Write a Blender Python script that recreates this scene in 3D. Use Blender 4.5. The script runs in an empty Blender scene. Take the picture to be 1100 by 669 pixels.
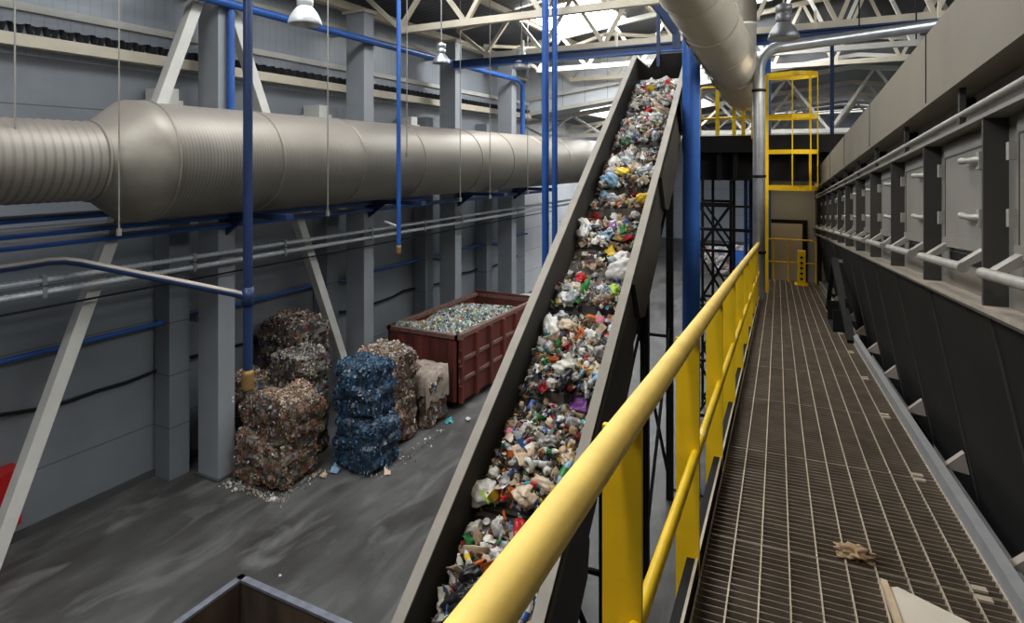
import bpy, math, random
from mathutils import Vector, Matrix, Euler, noise
random.seed(7)
C = bpy.context.scene.collection
PI = math.pi
SC = bpy.context.scene

# ------------------------------------------------------------------ materials
MATS = {}
def mat(name, col, rough=.6, metal=0., var=.15, vscale=3., bump=0., bscale=40., dirt=None, dscale=1.2, dlo=.5, dhi=.75, spec=.4, stretch=None):
    if name in MATS: return MATS[name]
    m = bpy.data.materials.new(name); m.use_nodes = True
    nt = m.node_tree; N = nt.nodes; L = nt.links
    b = N['Principled BSDF']; b.inputs['Roughness'].default_value = rough; b.inputs['Metallic'].default_value = metal
    b.inputs['Specular IOR Level'].default_value = spec
    tc = N.new('ShaderNodeTexCoord'); vec = tc.outputs['Object']
    if stretch:
        mp = N.new('ShaderNodeMapping'); mp.inputs['Scale'].default_value = stretch; L.new(vec, mp.inputs[0]); vec = mp.outputs[0]
    n1 = N.new('ShaderNodeTexNoise'); n1.inputs['Scale'].default_value = vscale; n1.inputs['Detail'].default_value = 6
    L.new(vec, n1.inputs['Vector'])
    r = N.new('ShaderNodeValToRGB')
    r.color_ramp.elements[0].position = .3; r.color_ramp.elements[1].position = .7
    lo = [c*(1-var) for c in col]; hi = [min(1, c*(1+var)) for c in col]
    r.color_ramp.elements[0].color = (*lo, 1); r.color_ramp.elements[1].color = (*hi, 1)
    L.new(n1.outputs['Fac'], r.inputs[0]); out = r.outputs[0]
    if dirt:
        n2 = N.new('ShaderNodeTexNoise'); n2.inputs['Scale'].default_value = dscale; n2.inputs['Detail'].default_value = 8; n2.inputs['Roughness'].default_value = .65
        L.new(vec, n2.inputs['Vector'])
        r2 = N.new('ShaderNodeValToRGB'); r2.color_ramp.elements[0].position = dlo; r2.color_ramp.elements[1].position = dhi
        L.new(n2.outputs['Fac'], r2.inputs[0])
        mx = N.new('ShaderNodeMix'); mx.data_type = 'RGBA'
        L.new(r2.outputs[0], mx.inputs[0]); L.new(out, mx.inputs[6]); mx.inputs[7].default_value = (*dirt, 1); out = mx.outputs[2]
    L.new(out, b.inputs['Base Color'])
    if bump:
        n3 = N.new('ShaderNodeTexNoise'); n3.inputs['Scale'].default_value = bscale; n3.inputs['Detail'].default_value = 4
        L.new(vec, n3.inputs['Vector'])
        bp = N.new('ShaderNodeBump'); bp.inputs['Strength'].default_value = bump; bp.inputs['Distance'].default_value = .02
        L.new(n3.outputs['Fac'], bp.inputs['Height']); L.new(bp.outputs[0], b.inputs['Normal'])
    MATS[name] = m; return m

def seam_mat(name, col, axis, period, width, rough=.5, metal=0., dark=.45, extra=None, dirt=None):
    """painted panels with straight joints every `period` metres along one axis"""
    m = mat(name, col, rough, metal, .08, .8, dirt=dirt, dscale=.5)
    nt = m.node_tree; N = nt.nodes; L = nt.links; b = N['Principled BSDF']
    src = b.inputs['Base Color'].links[0].from_socket
    tc = N.new('ShaderNodeTexCoord'); sp = N.new('ShaderNodeSeparateXYZ'); L.new(tc.outputs['Object'], sp.inputs[0])
    md = N.new('ShaderNodeMath'); md.operation = 'PINGPONG'; md.inputs[1].default_value = period/2
    L.new(sp.outputs[axis], md.inputs[0])
    lt = N.new('ShaderNodeMath'); lt.operation = 'LESS_THAN'; lt.inputs[1].default_value = width; L.new(md.outputs[0], lt.inputs[0])
    mx = N.new('ShaderNodeMix'); mx.data_type = 'RGBA'; L.new(lt.outputs[0], mx.inputs[0]); L.new(src, mx.inputs[6])
    mx.inputs[7].default_value = (*[c*dark for c in col], 1); L.new(mx.outputs[2], b.inputs['Base Color'])
    return m

def emit(name, col, s):
    m = bpy.data.materials.new(name); m.use_nodes = True; b = m.node_tree.nodes['Principled BSDF']
    b.inputs['Base Color'].default_value = (.8, .8, .8, 1); b.inputs['Emission Color'].default_value = (*col, 1); b.inputs['Emission Strength'].default_value = s
    MATS[name] = m; return m

def flake_mat(name, rough=.45):
    m = bpy.data.materials.new(name); m.use_nodes = True; nt = m.node_tree; b = nt.nodes['Principled BSDF']
    a = nt.nodes.new('ShaderNodeAttribute'); a.attribute_name = 'col'; nt.links.new(a.outputs['Color'], b.inputs['Base Color'])
    b.inputs['Roughness'].default_value = rough; MATS[name] = m; return m

M_floor = mat('concrete_floor', (.088, .085, .081), .5, 0, .3, 1.6, .08, 30, dirt=(.028, .025, .022), dscale=.55, dlo=.42, dhi=.72, stretch=(1.2, .45, 1))
def floor_streaks(m):
    nt = m.node_tree; N = nt.nodes; L = nt.links; b = N['Principled BSDF']; src = b.inputs['Base Color'].links[0].from_socket
    tc = N.new('ShaderNodeTexCoord'); mp = N.new('ShaderNodeMapping'); mp.inputs['Scale'].default_value = (.9, .28, 1); mp.inputs['Rotation'].default_value = (0, 0, .35)
    L.new(tc.outputs['Object'], mp.inputs[0]); n = N.new('ShaderNodeTexNoise'); n.inputs['Scale'].default_value = 2.2; n.inputs['Detail'].default_value = 9; n.inputs['Distortion'].default_value = 1.4
    L.new(mp.outputs[0], n.inputs['Vector']); r = N.new('ShaderNodeValToRGB'); r.color_ramp.elements[0].position = .5; r.color_ramp.elements[1].position = .72
    L.new(n.outputs['Fac'], r.inputs[0]); mx = N.new('ShaderNodeMix'); mx.data_type = 'RGBA'; L.new(r.outputs[0], mx.inputs[0]); L.new(src, mx.inputs[6]); mx.inputs[7].default_value = (.145, .143, .138, 1)
    L.new(mx.outputs[2], b.inputs['Base Color'])
    rr = N.new('ShaderNodeMapRange'); rr.inputs['To Min'].default_value = .32; rr.inputs['To Max'].default_value = .6; L.new(n.outputs['Fac'], rr.inputs['Value']); L.new(rr.outputs[0], b.inputs['Roughness'])
floor_streaks(M_floor)
M_wall = seam_mat('sandwich_panel', (.2, .215, .235), 2, 1.02, .012, .45, 0, .5, dirt=(.155, .16, .17))
M_wallup = seam_mat('ribbed_sheet', (.34, .37, .41), 1, .2, .014, .4, .1, .88)
M_wallend = seam_mat('end_panel', (.68, .71, .74), 0, 1.0, .014, .5, 0, .5)
M_wallfar = seam_mat('far_panel', (.42, .45, .5), 2, 1.0, .014, .5, 0, .7)
M_deck = seam_mat('roof_deck', (.115, .12, .13), 1, .25, .05, .5, .1, .6)
M_col = mat('column_paint', (.29, .305, .325), .5, 0, .06, 2)
M_white = mat('white_steel', (.62, .6, .55), .5, 0, .06, 3)
M_cream = mat('cream_steel', (.55, .49, .38), .55, 0, .08, 3)
M_blue = mat('blue_paint', (.025, .095, .34), .35, 0, .1, 4)
M_bluedk = mat('dark_blue_paint', (.016, .034, .095), .4, 0, .1, 4)
M_yel = mat('yellow_paint', (.84, .54, .012), .42, 0, .07, 6, .05, 60, dirt=(.42, .26, .03), dscale=5, dlo=.66, dhi=.8)
M_yelrail = mat('worn_yellow_paint', (.86, .63, .16), .6, 0, .08, 8, .05, 60, dirt=(.33, .2, .04), dscale=7, dlo=.66, dhi=.78)
M_galv = mat('galvanised_duct', (.28, .255, .21), .5, .5, .12, 3, .03, 20, dirt=(.21, .18, .135), dscale=1.4, dlo=.45, dhi=.8)
M_ductn = seam_mat('spiral_duct_narrow', (.3, .272, .23), 1, .115, .02, .5, .5, .74, dirt=(.2, .17, .125))
M_ductw = seam_mat('spiral_duct_wide', (.25, .228, .19), 1, .06, .011, .5, .5, .74, dirt=(.19, .16, .12))
M_galv2 = mat('galvanised_pipe', (.5, .51, .52), .35, .8, .12, 5)
M_cond = mat('ribbed_conduit', (.62, .65, .67), .4, .4, .12, 20)
M_machine = mat('machine_grey', (.205, .192, .17), .5, .0, .08, 2.5, .02, 20, dirt=(.15, .135, .115), dscale=3, dlo=.5, dhi=.8)
M_hood = mat('hood_grey', (.185, .163, .125), .6, 0, .07, 1.3, dirt=(.14, .122, .092), dscale=1, dlo=.45, dhi=.8)
M_fin = mat('fin_grey', (.06, .056, .052), .55, 0, .12, 3, spec=.2)
M_darkm = mat('dark_hopper', (.013, .012, .0115), .6, 0, .2, 2, spec=.15)
M_black = mat('black_steel', (.01, .01, .0105), .65, 0, .2, 4, spec=.15)
M_handle = mat('worn_handle', (.36, .35, .32), .45, .3, .15, 12)
M_dust = mat('dusty_ledge', (.3, .26, .21), .9, 0, .15, 9, .1, 60)
M_grate = mat('grating_steel', (.21, .17, .13), .55, .35, .2, 7)
M_grateL = mat('worn_bar', (.5, .43, .34), .5, .3, .15, 9)
M_angle = mat('angle_steel', (.36, .37, .39), .45, .4, .1, 6)
M_conv = mat('conveyor_grey', (.04, .037, .033), .65, 0, .15, 3, spec=.2, dirt=(.028, .026, .024), dscale=1.5)
M_flange = mat('conveyor_flange', (.27, .24, .2), .6, 0, .1, 4)
M_belt = mat('dusty_belt', (.2, .155, .115), .85, 0, .25, 4, .1, 30)
M_cleat = mat('belt_cleat', (.05, .045, .04), .7, 0, .2, 5)
M_rust = mat('oxide_red', (.125, .026, .018), .6, 0, .2, 3, .05, 40, dirt=(.06, .02, .015), dscale=2.5, dlo=.5, dhi=.75, stretch=(1, 1, .35))
M_rustin = mat('rusty_inside', (.16, .065, .03), .8, 0, .3, 3, .1, 40, dirt=(.05, .025, .015), dscale=2, stretch=(1, 1, .4))
M_rusted = mat('worn_rib', (.17, .09, .07), .7, 0, .25, 6)
M_brownin = mat('brown_bin', (.075, .05, .032), .75, 0, .35, 3, .1, 30, dirt=(.025, .018, .014), dscale=2, stretch=(1, 1, .3))
M_fabric = mat('fabric_duct', (.6, .54, .43), .85, 0, .06, 2, .05, 30)
M_fabric2 = mat('white_pipe', (.75, .73, .67), .6, 0, .05, 3)
M_lampsh = mat('lamp_shade', (.75, .76, .76), .3, .2, .04, 3)
M_lampdk = mat('lamp_grey', (.2, .2, .2), .4, .5, .08, 3)
M_red = mat('red_enamel', (.45, .01, .012), .35, 0, .08, 3)
M_bwire = mat('baling_steel', (.1, .08, .06), .6, .3)
M_wire = mat('steel_wire', (.3, .28, .25), .5, .4, .1, 5)
M_tan = mat('tan_coupling', (.26, .15, .05), .5, .3, .15, 8)
M_beige = mat('beige_cabin', (.36, .34, .28), .6, 0, .05, 2)
M_doorb = mat('beige_door', (.5, .42, .29), .6, 0, .05, 2)
M_dkred = mat('dark_red_paint', (.1, .018, .016), .5, 0, .1, 3)
M_plate = mat('pale_plate', (.6, .55, .47), .6, 0, .1, 5, dirt=(.33, .22, .13), dscale=6, dlo=.62, dhi=.72)
M_wood = mat('wood_strip', (.5, .39, .27), .75, 0, .2, 10)
M_kraft = mat('kraft_paper', (.36, .25, .15), .85, 0, .15, 10)
M_flake = flake_mat('mixed_flakes')
M_sky = emit('skylight_glazing', (.93, .97, 1.), 12.)
M_skyb = emit('skylight_glazing_bright', (.93, .97, 1.), 30.)
M_skyfar = emit('far_glazing', (.95, .97, 1.), 3.)
M_bulb = emit('lamp_bulb', (1., .9, .72), 6.)

def pale_top(m, name, top_tint, lo=.25, hi=.6):  # blends the base colour to a paler tint as the normal turns upward
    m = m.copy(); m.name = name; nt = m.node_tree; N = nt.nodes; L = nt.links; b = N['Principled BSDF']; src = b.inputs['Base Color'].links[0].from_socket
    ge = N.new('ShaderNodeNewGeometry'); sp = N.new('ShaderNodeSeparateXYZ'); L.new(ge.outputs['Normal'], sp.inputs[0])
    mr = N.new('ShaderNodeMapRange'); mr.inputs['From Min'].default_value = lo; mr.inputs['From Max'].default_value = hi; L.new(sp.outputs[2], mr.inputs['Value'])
    mx = N.new('ShaderNodeMix'); mx.data_type = 'RGBA'; L.new(mr.outputs[0], mx.inputs[0]); L.new(src, mx.inputs[6]); mx.inputs[7].default_value = (*top_tint, 1); L.new(mx.outputs[2], b.inputs['Base Color']); return m
M_bluepale = pale_top(M_blue, 'blue_paint_pale_top', (.42, .37, .34))
M_ductn = pale_top(M_ductn, 'spiral_duct_narrow_pale_top', (.36, .315, .275), .2, 1.3)
M_ductw = pale_top(M_ductw, 'spiral_duct_wide_pale_top', (.42, .37, .32), .2, 1.2)
M_galv = pale_top(M_galv, 'galvanised_duct_pale_top', (.42, .37, .32), .2, 1.2)
M_bluedkpale = pale_top(M_bluedk, 'dark_blue_paint_pale_top', (.45, .38, .31))
# ------------------------------------------------------------------ mesh helpers
class MB:
    def __init__(s, fmap=None): s.v = []; s.f = []; s.fm = []; s.sm = []; s.col = []; s.map = fmap; s.cur = 0
    def add(s, vs, fs, smooth=False, col=None):
        o = len(s.v); s.v += [tuple(p) for p in vs]
        for f in fs: s.f.append([i+o for i in f]); s.fm.append(s.cur); s.sm.append(smooth); s.col.append(col)
        return s
    def box(s, c, d, M=None, col=None):
        vs = [Vector((x*d[0]/2, y*d[1]/2, z*d[2]/2)) for x in (-1, 1) for y in (-1, 1) for z in (-1, 1)]
        if M: vs = [M @ v for v in vs]
        c = Vector(c)
        return s.add([v+c for v in vs], [(0, 1, 3, 2), (4, 6, 7, 5), (0, 4, 5, 1), (2, 3, 7, 6), (0, 2, 6, 4), (1, 5, 7, 3)], col=col)
    def bx(s, x0, x1, y0, y1, z0, z1): return s.box(((x0+x1)/2, (y0+y1)/2, (z0+z1)/2), (abs(x1-x0), abs(y1-y0), abs(z1-z0)))
    def bar(s, a, b, w, h=None, up=(0, 0, 1)):
        a = Vector(a); b = Vector(b); d = b-a; h = h or w; z = d.normalized(); u = Vector(up)
        if abs(z.dot(u)) > .98: u = Vector((1, 0, 0))
        x = z.cross(u).normalized(); y = x.cross(z)
        return s.box((a+b)/2, (w, h, d.length), Matrix((x, y, z)).transposed())
    def tube(s, pts, r, n=10, caps=True, smooth=True):
        pts = [Vector(p) for p in pts]; rs = r if isinstance(r, (list, tuple)) else [r]*len(pts)
        vs = []; fs = []; pu = None
        for i, p in enumerate(pts):
            t = (pts[min(i+1, len(pts)-1)]-pts[max(i-1, 0)]).normalized()
            if pu is None:
                u = Vector((0, 0, 1)) if abs(t.z) < .9 else Vector((1, 0, 0)); x = t.cross(u).normalized()
            else: x = (pu-t*pu.dot(t)).normalized()
            pu = x; y = t.cross(x)
            for k in range(n): a = 2*PI*k/n; vs.append(p+(x*math.cos(a)+y*math.sin(a))*rs[i])
        for i in range(len(pts)-1):
            for k in range(n): fs.append((i*n+k, i*n+(k+1) % n, (i+1)*n+(k+1) % n, (i+1)*n+k))
        s.add(vs, fs, smooth)
        if caps:
            s.add(vs[:n], [tuple(range(n))[::-1]]); s.add(vs[-n:], [tuple(range(n))])
        return s
    def lathe(s, o, ax, prof, n=24, smooth=True):
        return s.tube([Vector(o)+Vector(ax)*t for t, r in prof], [r for t, r in prof], n, False, smooth) if False else s._lathe(o, ax, prof, n, smooth)
    def _lathe(s, o, ax, prof, n, smooth):
        o = Vector(o); t = Vector(ax).normalized(); u = Vector((0, 0, 1)) if abs(t.z) < .9 else Vector((1, 0, 0)); x = t.cross(u).normalized(); y = t.cross(x)
        vs = [o+t*h+(x*math.cos(2*PI*k/n)+y*math.sin(2*PI*k/n))*r for h, r in prof for k in range(n)]
        fs = [(i*n+k, i*n+(k+1) % n, (i+1)*n+(k+1) % n, (i+1)*n+k) for i in range(len(prof)-1) for k in range(n)]
        return s.add(vs, fs, smooth)
    def prism(s, poly, fa, fb):     # poly list of 2-tuples, fa/fb map to 3D
        n = len(poly); vs = [fa(p) for p in poly]+[fb(p) for p in poly]
        return s.add(vs, [tuple(range(n))[::-1], tuple(range(n, 2*n))]+[(i, (i+1) % n, n+(i+1) % n, n+i) for i in range(n)])
    def build(s, name, mats, parent=None, origin=None, bevel=0):
        vs = [Vector(s.map(*p)) if s.map else Vector(p) for p in s.v]
        o = Vector(parent_world(parent)) if parent else (Vector(origin) if origin is not None else Vector((sum(v.x for v in vs)/len(vs), sum(v.y for v in vs)/len(vs), min(v.z for v in vs))))
        me = bpy.data.meshes.new(name); me.from_pydata([tuple(v-o) for v in vs], [], s.f)
        for m in (mats if isinstance(mats, (list, tuple)) else [mats]): me.materials.append(m)
        me.polygons.foreach_set('use_smooth', s.sm); me.polygons.foreach_set('material_index', s.fm)
        if any(c is not None for c in s.col):
            ca = me.color_attributes.new('col', 'FLOAT_COLOR', 'CORNER'); buf = []
            for p, c in zip(me.polygons, s.col): buf += list((*(c or (.3, .3, .3)), 1))*p.loop_total
            ca.data.foreach_set('color', buf)
        me.validate(); me.update()
        import bmesh
        bm = bmesh.new(); bm.from_mesh(me); bmesh.ops.recalc_face_normals(bm, faces=bm.faces); bm.to_mesh(me); bm.free()
        ob = bpy.data.objects.new(name, me); C.objects.link(ob)
        if parent: ob.parent = parent
        else: ob.location = o
        if bevel:
            md = ob.modifiers.new('edge', 'BEVEL'); md.width = bevel; md.segments = 2; md.limit_method = 'ANGLE'
        return ob
def parent_world(p):
    l = Vector(p.location)
    while p.parent: p = p.parent; l += Vector(p.location)
    return l
def tag(o, label, cat, group=None, kind=None):
    o['label'] = label; o['category'] = cat
    if group: o['group'] = group
    if kind: o['kind'] = kind
    return o
def thing(name, label, cat, loc=(0, 0, 0), group=None, kind=None):
    o = bpy.data.objects.new(name, None); C.objects.link(o); o.location = loc; o.empty_display_size = .1
    return tag(o, label, cat, group, kind)
def struct(o): o['kind'] = 'structure'; return o
def dup(root, delta, label=None, rotz=None):
    r = root.copy(); C.objects.link(r); r.location = Vector(root.location)+Vector(delta)
    if label: r['label'] = label
    for ch in root.children:
        c = ch.copy(); C.objects.link(c); c.parent = r
        for g in ch.children:
            d = g.copy(); C.objects.link(d); d.parent = c
    return r
def solo(mb, name, m, label, cat, group=None, bevel=0, kind=None): return tag(mb.build(name, m, bevel=bevel), label, cat, group, kind)

# ------------------------------------------------------------------ frames of the place
# hall: +Y runs along the hall, the duct wall stands at x = -11.8, floor z = 0
# gangway: turned 3.6 degrees from the hall and falling 4.77 degrees; l across, s along, h above its walking surface
CZ = 6.2; B = math.radians(3.6); SL = math.tan(math.radians(4.77))
U = Vector((-math.sin(B), math.cos(B), 0)); V = Vector((math.cos(B), math.sin(B), 0)); Z = Vector((0, 0, 1))
def W(l, s, h): return V*l+U*s+Z*(4.55-SL*s+h)
def G(l, s, z): return V*l+U*s+Z*z
TH = math.radians(33.7); CT = math.cos(TH); ST = math.sin(TH)
ET = U*CT+Z*ST; EN = -U*ST+Z*CT
def BELT(l, t, n): return V*l+Z*-.65+ET*t+EN*n       # conveyor: t up the slope, n above its side flanges

# ================================================================== SETTING
struct(MB().bx(-13, 14.5, -6, 51, -.2, 0).build('floor', M_floor, origin=(0, 0, 0)))
w = MB().bx(-12.0, -11.8, -2, 24.4, 0, 7.95); w.add([(-11.79, -2, .12), (-11.79, 24.4, .12), (-11.79, 24.4, .16), (-11.79, -2, .16)], [(0, 1, 2, 3)])
struct(w.build('wall_left', M_wall, origin=(0, 0, 0)))
struct(MB().bx(-11.95, -11.77, -2, 24.4, 7.95, 10.6).build('wall_left_upper', M_wallup, origin=(0, 0, 0)))
struct(MB().bx(-11.8, -11.74, -2, 24.4, 0, .14).build('baseboard_left', mat('plinth', (.06, .06, .062), .7), origin=(0, 0, 0)))
struct(MB().bx(-12.9, -12.5, 24.4, 50, 0, 8.6).build('wall_left_far', seam_mat('white_panel', (.6, .62, .64), 2, 1.0, .012, .5, 0, .55), origin=(0, 0, 0)))
struct(MB().bx(-13, 14.5, 50, 50.3, 0, 11).build('wall_back', M_wallfar, origin=(0, 0, 0)))
struct(MB().bx(14.3, 14.5, -6, 51, 0, 11).build('wall_right', M_wallfar, origin=(0, 0, 0)))
def roofz(x, z0, z1): return z0+(z1-z0)*(x+11.8)/12.8 if x <= 1 else z1-(z1-z0)*(x-1)/13.3
# step wall between the tall and the low hall
def stepwall():
    mb = MB(); xs = [-12.9, -6, -2.5, 1, 8, 14.4]
    for a, b in zip(xs, xs[1:]):
        za, zb = roofz(a, 8.25, 9.9), roofz(b, 8.25, 9.9); ta, tb = roofz(a, 10.5, 12.3), roofz(b, 10.5, 12.3)
        vs = [(a, 24.4, za), (b, 24.4, zb), (b, 24.4, tb), (a, 24.4, ta), (a, 24.6, za), (b, 24.6, zb), (b, 24.6, tb), (a, 24.6, ta)]
        mb.cur = 0 if b < 0 else 1  # right part of the step wall gets a darker colour
        mb.add(vs, [(0, 1, 2, 3), (7, 6, 5, 4), (0, 4, 5, 1), (3, 2, 6, 7)])
    struct(mb.build('wall_step', [M_wallend, mat('step_wall_dark', (.07, .07, .075), .6)], origin=(0, 0, 0)))
    for z0, z1, k in ((8.22, 9.87, 0), (8.85, 10.5, 0)):
        mb = MB()
        for a, b in ((-11.6, 1), (1, 14.2)):
            mb.bar((a, 24.3, roofz(a, z0, z1)), (b, 24.3, roofz(b, z0, z1)), .12, .14)
        struct(mb.build('trim_step', M_white, origin=(0, 0, 0)))
stepwall()
def roof(name, y0, y1, z0, z1):
    for i, (a, b) in enumerate(((-12.9, 1), (1, 14.4))):
        za, zb = roofz(a, z0, z1), roofz(b, z0, z1)
        vs = [(a, y0, za), (b, y0, zb), (b, y1, zb), (a, y1, za)]
        struct(MB().add(vs+[(x, y, z+.15) for x, y, z in vs], [(0, 1, 2, 3), (7, 6, 5, 4), (0, 4, 5, 1), (2, 6, 7, 3), (1, 5, 6, 2), (0, 3, 7, 4)]).build(name, M_deck, origin=(0, 0, 0)))
roof('ceiling', -3, 24.5, 10.55, 12.3)
roof('ceiling_low', 24.6, 50, 8.35, 10.0)
# skylights
def skylight(x0, x1, y0, y1, z0, z1, label, m=None):
    t = thing('skylight', label, 'skylight', ((x0+x1)/2, (y0+y1)/2, roofz((x0+x1)/2, z0, z1)-.1), 'skylights in the roof')
    za, zb = roofz(x0, z0, z1)-.05, roofz(x1, z0, z1)-.05
    MB().add([(x0, y0, za), (x1, y0, zb), (x1, y1, zb), (x0, y1, za), (x0, y0, za+.03), (x1, y0, zb+.03), (x1, y1, zb+.03), (x0, y1, za+.03)], [(3, 2, 1, 0), (4, 5, 6, 7)]).build('glazing', m or M_sky, t)
    f = MB(); n = max(2, int((y1-y0)/2))
    for y in (y0, y1): f.bar((x0, y, za-.03), (x1, y, zb-.03), .1, .1)
    for x, z in ((x0, za), (x1, zb)): f.bar((x, y0, z-.03), (x, y1, z-.03), .1, .1)
    f.build('frame', M_cream, t)
skylight(-8.7, -6.2, 17.3, 20.9, 10.55, 12.3, 'bright skylight in the roof above the top of the conveyor', M_skyb)
skylight(-4.6, -1.4, 18.6, 23.2, 10.55, 12.3, 'added skylight in the roof, unseen behind the cream fabric duct', M_skyb)  # extra glazing added out of sight to brighten the step wall
skylight(-4.6, -2.6, 10.5, 15.5, 10.55, 12.3, 'added skylight in the roof, unseen right over the conveyor head', M_sky)  # added above the frame for more light on the step wall
skylight(-8.2, -5.8, 6.0, 11.5, 10.55, 12.3, 'skylight in the roof over the conveyor nearer than the first roof truss')
skylight(-8.0, -4.0, -2.5, 3.5, 10.55, 12.3, 'skylight in the roof behind the viewpoint over the open skip')
skylight(5.0, 8.0, 0, 14, 10.55, 12.3, 'skylight in the roof over the sorting machine')
skylight(-10.2, -5, 27, 33, 8.35, 10., 'skylight in the low far roof above the duct end')
skylight(7, 11, 28, 36, 8.35, 10., 'added unseen skylight of the low roof beyond the sorting machine')  # added out of view to give the low hall light
skylight(-3.5, 4, 45.2, 46.6, 8.35, 10., 'farthest skylight in the low roof before the back wall', M_skyfar)
mb = MB().bx(-7, 8, 49.88, 49.95, 7.7, 8.3); struct(mb.build('window_1', M_skyfar, origin=(0, 0, 0)))
mb = MB()
for k in range(16): mb.bx(-7+k, -6.92+k, 49.8, 49.97, 7.65, 8.35)
for z in (7.68, 8.0, 8.32): mb.bx(-7, 8, 49.8, 49.97, z-.04, z+.04)
struct(mb.build('window_1_frame', M_cream, origin=(0, 0, 0)))

# ================================================================== LEFT WALL STEELWORK
COLY = (3.85, 8.2, 12.42, 16.75, 20.7)
colnames = ('first', 'grey steel column beside the stack of brown bales with a small sticker', 'grey steel column behind the blue bales', 'dark grey steel column beside the far end of the red container', 'light grey steel column, last on the tall duct wall before the low hall')
for i, y in enumerate(COLY):
    if i == 0: continue
    t = thing('steel_column', colnames[i], 'column', (-10.76, y, 0), 'wall columns', 'thing')
    MB().bx(-11.05, -10.46, y-.19, y+.19, .02, 10.0).build('shaft', M_col, t, bevel=.008)
    MB().bx(-11.1, -10.41, y-.24, y+.24, 0, .05).build('base_plate', mat('base_dark', (.08, .08, .085), .7), t)
    MB().bx(-11.15, -10.4, y-.25, y+.25, 10.0, 10.06).build('cap_plate', M_cream, t)
    MB().bx(-11.74, -11.05, y-.05, y+.05, 9.5, 9.62).bx(-11.72, -11.05, y-.05, y+.05, 6.9, 7.02).bx(-11.72, -11.05, y-.05, y+.05, 2.95, 3.05).build('wall_tie', M_col, t)
    br = MB().bx(-10.46, -8.75, y-.09, y+.09, 5.12, 5.22); br.prism([(-10.46, 4.75), (-10.46, 5.12), (-9.9, 5.12)], lambda p: (p[0], y-.03, p[1]), lambda p: (p[0], y+.03, p[1]))
    br.build('duct_bracket', M_bluedk, t)
    if i == 1:
        s = MB().bx(-10.46, -10.45, 8.32, 8.36, 1.42, 1.54).build('sticker', mat('sticker_white', (.8, .75, .72), .5), t)
        MB().box((-10.448, 8.34, 1.48), (.004, .022, .022), Matrix.Rotation(.78, 3, 'X')).build('red_mark', M_red, s)
        MB().tube([(-10.55, 8.39, .92), (-10.55, 8.5, .92), (-10.55, 8.54, .98)], .018).build('hook', M_black, t)
    # slim pilaster behind the column
    p = MB().bx(-11.76, -11.3, y-.62, y-.2, 0, 7.6); p.build('pilaster', M_wall, t)
braces = [((-10.62, 4.3, 0.05), (-10.62, 7.85, 9.75), 'pale diagonal brace leaning up to the column beside the bales, crossing behind the duct reducer'),
          ((-10.62, 12.0, 0.35), (-10.62, 8.2, 9.75), 'pale diagonal brace descending behind the bales to the second column')]
for a, b, lab in braces:
    t = thing('diagonal_brace', lab, 'brace', a, 'wall braces')
    MB().bar(a, b, .2, .2, (1, 0, 0)).build('tube', M_white, t, bevel=.006)
    a2 = Vector(a); b2 = Vector(b); d = (b2-a2).normalized()
    MB().bar(b2-d*.3, b2+d*.05, .02, .34, (1, 0, 0)).build('gusset', M_cream, t)
def beam(name, lab, cat, a, b, w, h, m, group): return solo(MB().bar(a, b, w, h), name, m, lab, cat, group)
beam('wall_purlin', 'white horizontal rail on the upper wall above the ribbed sheet edge', 'rail', (-11.6, -2, 8.7), (-11.6, 24.3, 8.7), .12, .13, M_white, 'wall rails')
beam('wall_purlin', 'brownish horizontal rail below the white rail on the upper wall', 'rail', (-11.55, -2, 8.14), (-11.55, 24.3, 8.14), .25, .2, M_cream, 'wall rails')
t = thing('sheet_ledge', 'blue grey corrugated sheet ledge between the two horizontal wall rails', 'ledge', (-11.6, 11, 8.3))
mb = MB()
P = []
for k in range(106): y = -2+k*.249; P += [(y, 8.25), (y+.05, 8.42), (y+.12, 8.42), (y+.17, 8.25)]
mb.add([(x, y, z) for y, z in P for x in (-11.69, -11.5)], [(2*i, 2*i+1, 2*i+3, 2*i+2) for i in range(len(P)-1)])
mb.build('corrugation', mat('ledge_grey', (.07, .075, .085), .6), t)
MB().bx(-11.69, -11.62, -2, 24.3, 8.42, 8.63).build('face_strip', M_wallup, t)
beam('wall_purlin', 'cream eave beam running along the top of the duct wall', 'beam', (-11.2, -2, 10.25), (-11.2, 24.3, 10.25), .25, .2, M_cream, 'wall rails')
beam('wall_purlin', 'thin light rail near the top of the ribbed wall', 'rail', (-11.6, -2, 9.75), (-11.6, 24.3, 9.75), .1, .12, M_cream, 'wall rails')
def pipe(lab, pts, r, m, name='pipe', cat='pipe', group=None, n=12): return solo(MB().tube(pts, r, n), name, m, lab, cat, group)
pipe('dark blue pipe low on the duct wall behind the bales', [(-11.5, -2, 3.06), (-11.5, 24, 3.06)], .045, M_blue, group='blue pipes along the duct wall')
pipe('sagging dark cable along the wall under the low blue pipe', [(-11.72, y, 2.08+.06*math.sin(y*1.7)+.03*math.sin(y*4.1)) for y in [k*.5 for k in range(-4, 48)]], .03, M_black, 'wall_cable', 'cable')
pipe('blue pipe under the duct, uppermost of the three', [(-10.34, -2, 5.36), (-10.34, 15, 5.36)], .06, M_bluepale, group='blue pipes along the duct wall')
pipe('blue pipe under the duct, middle one of the three', [(-10.34, -2, 5.14), (-10.34, 15, 5.14)], .06, M_bluepale, group='blue pipes along the duct wall')
pipe('blue pipe under the duct, lowest of the three, running to the far columns', [(-10.34, -2, 4.97), (-10.34, 24, 4.97)], .06, M_bluepale, group='blue pipes along the duct wall')
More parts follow.
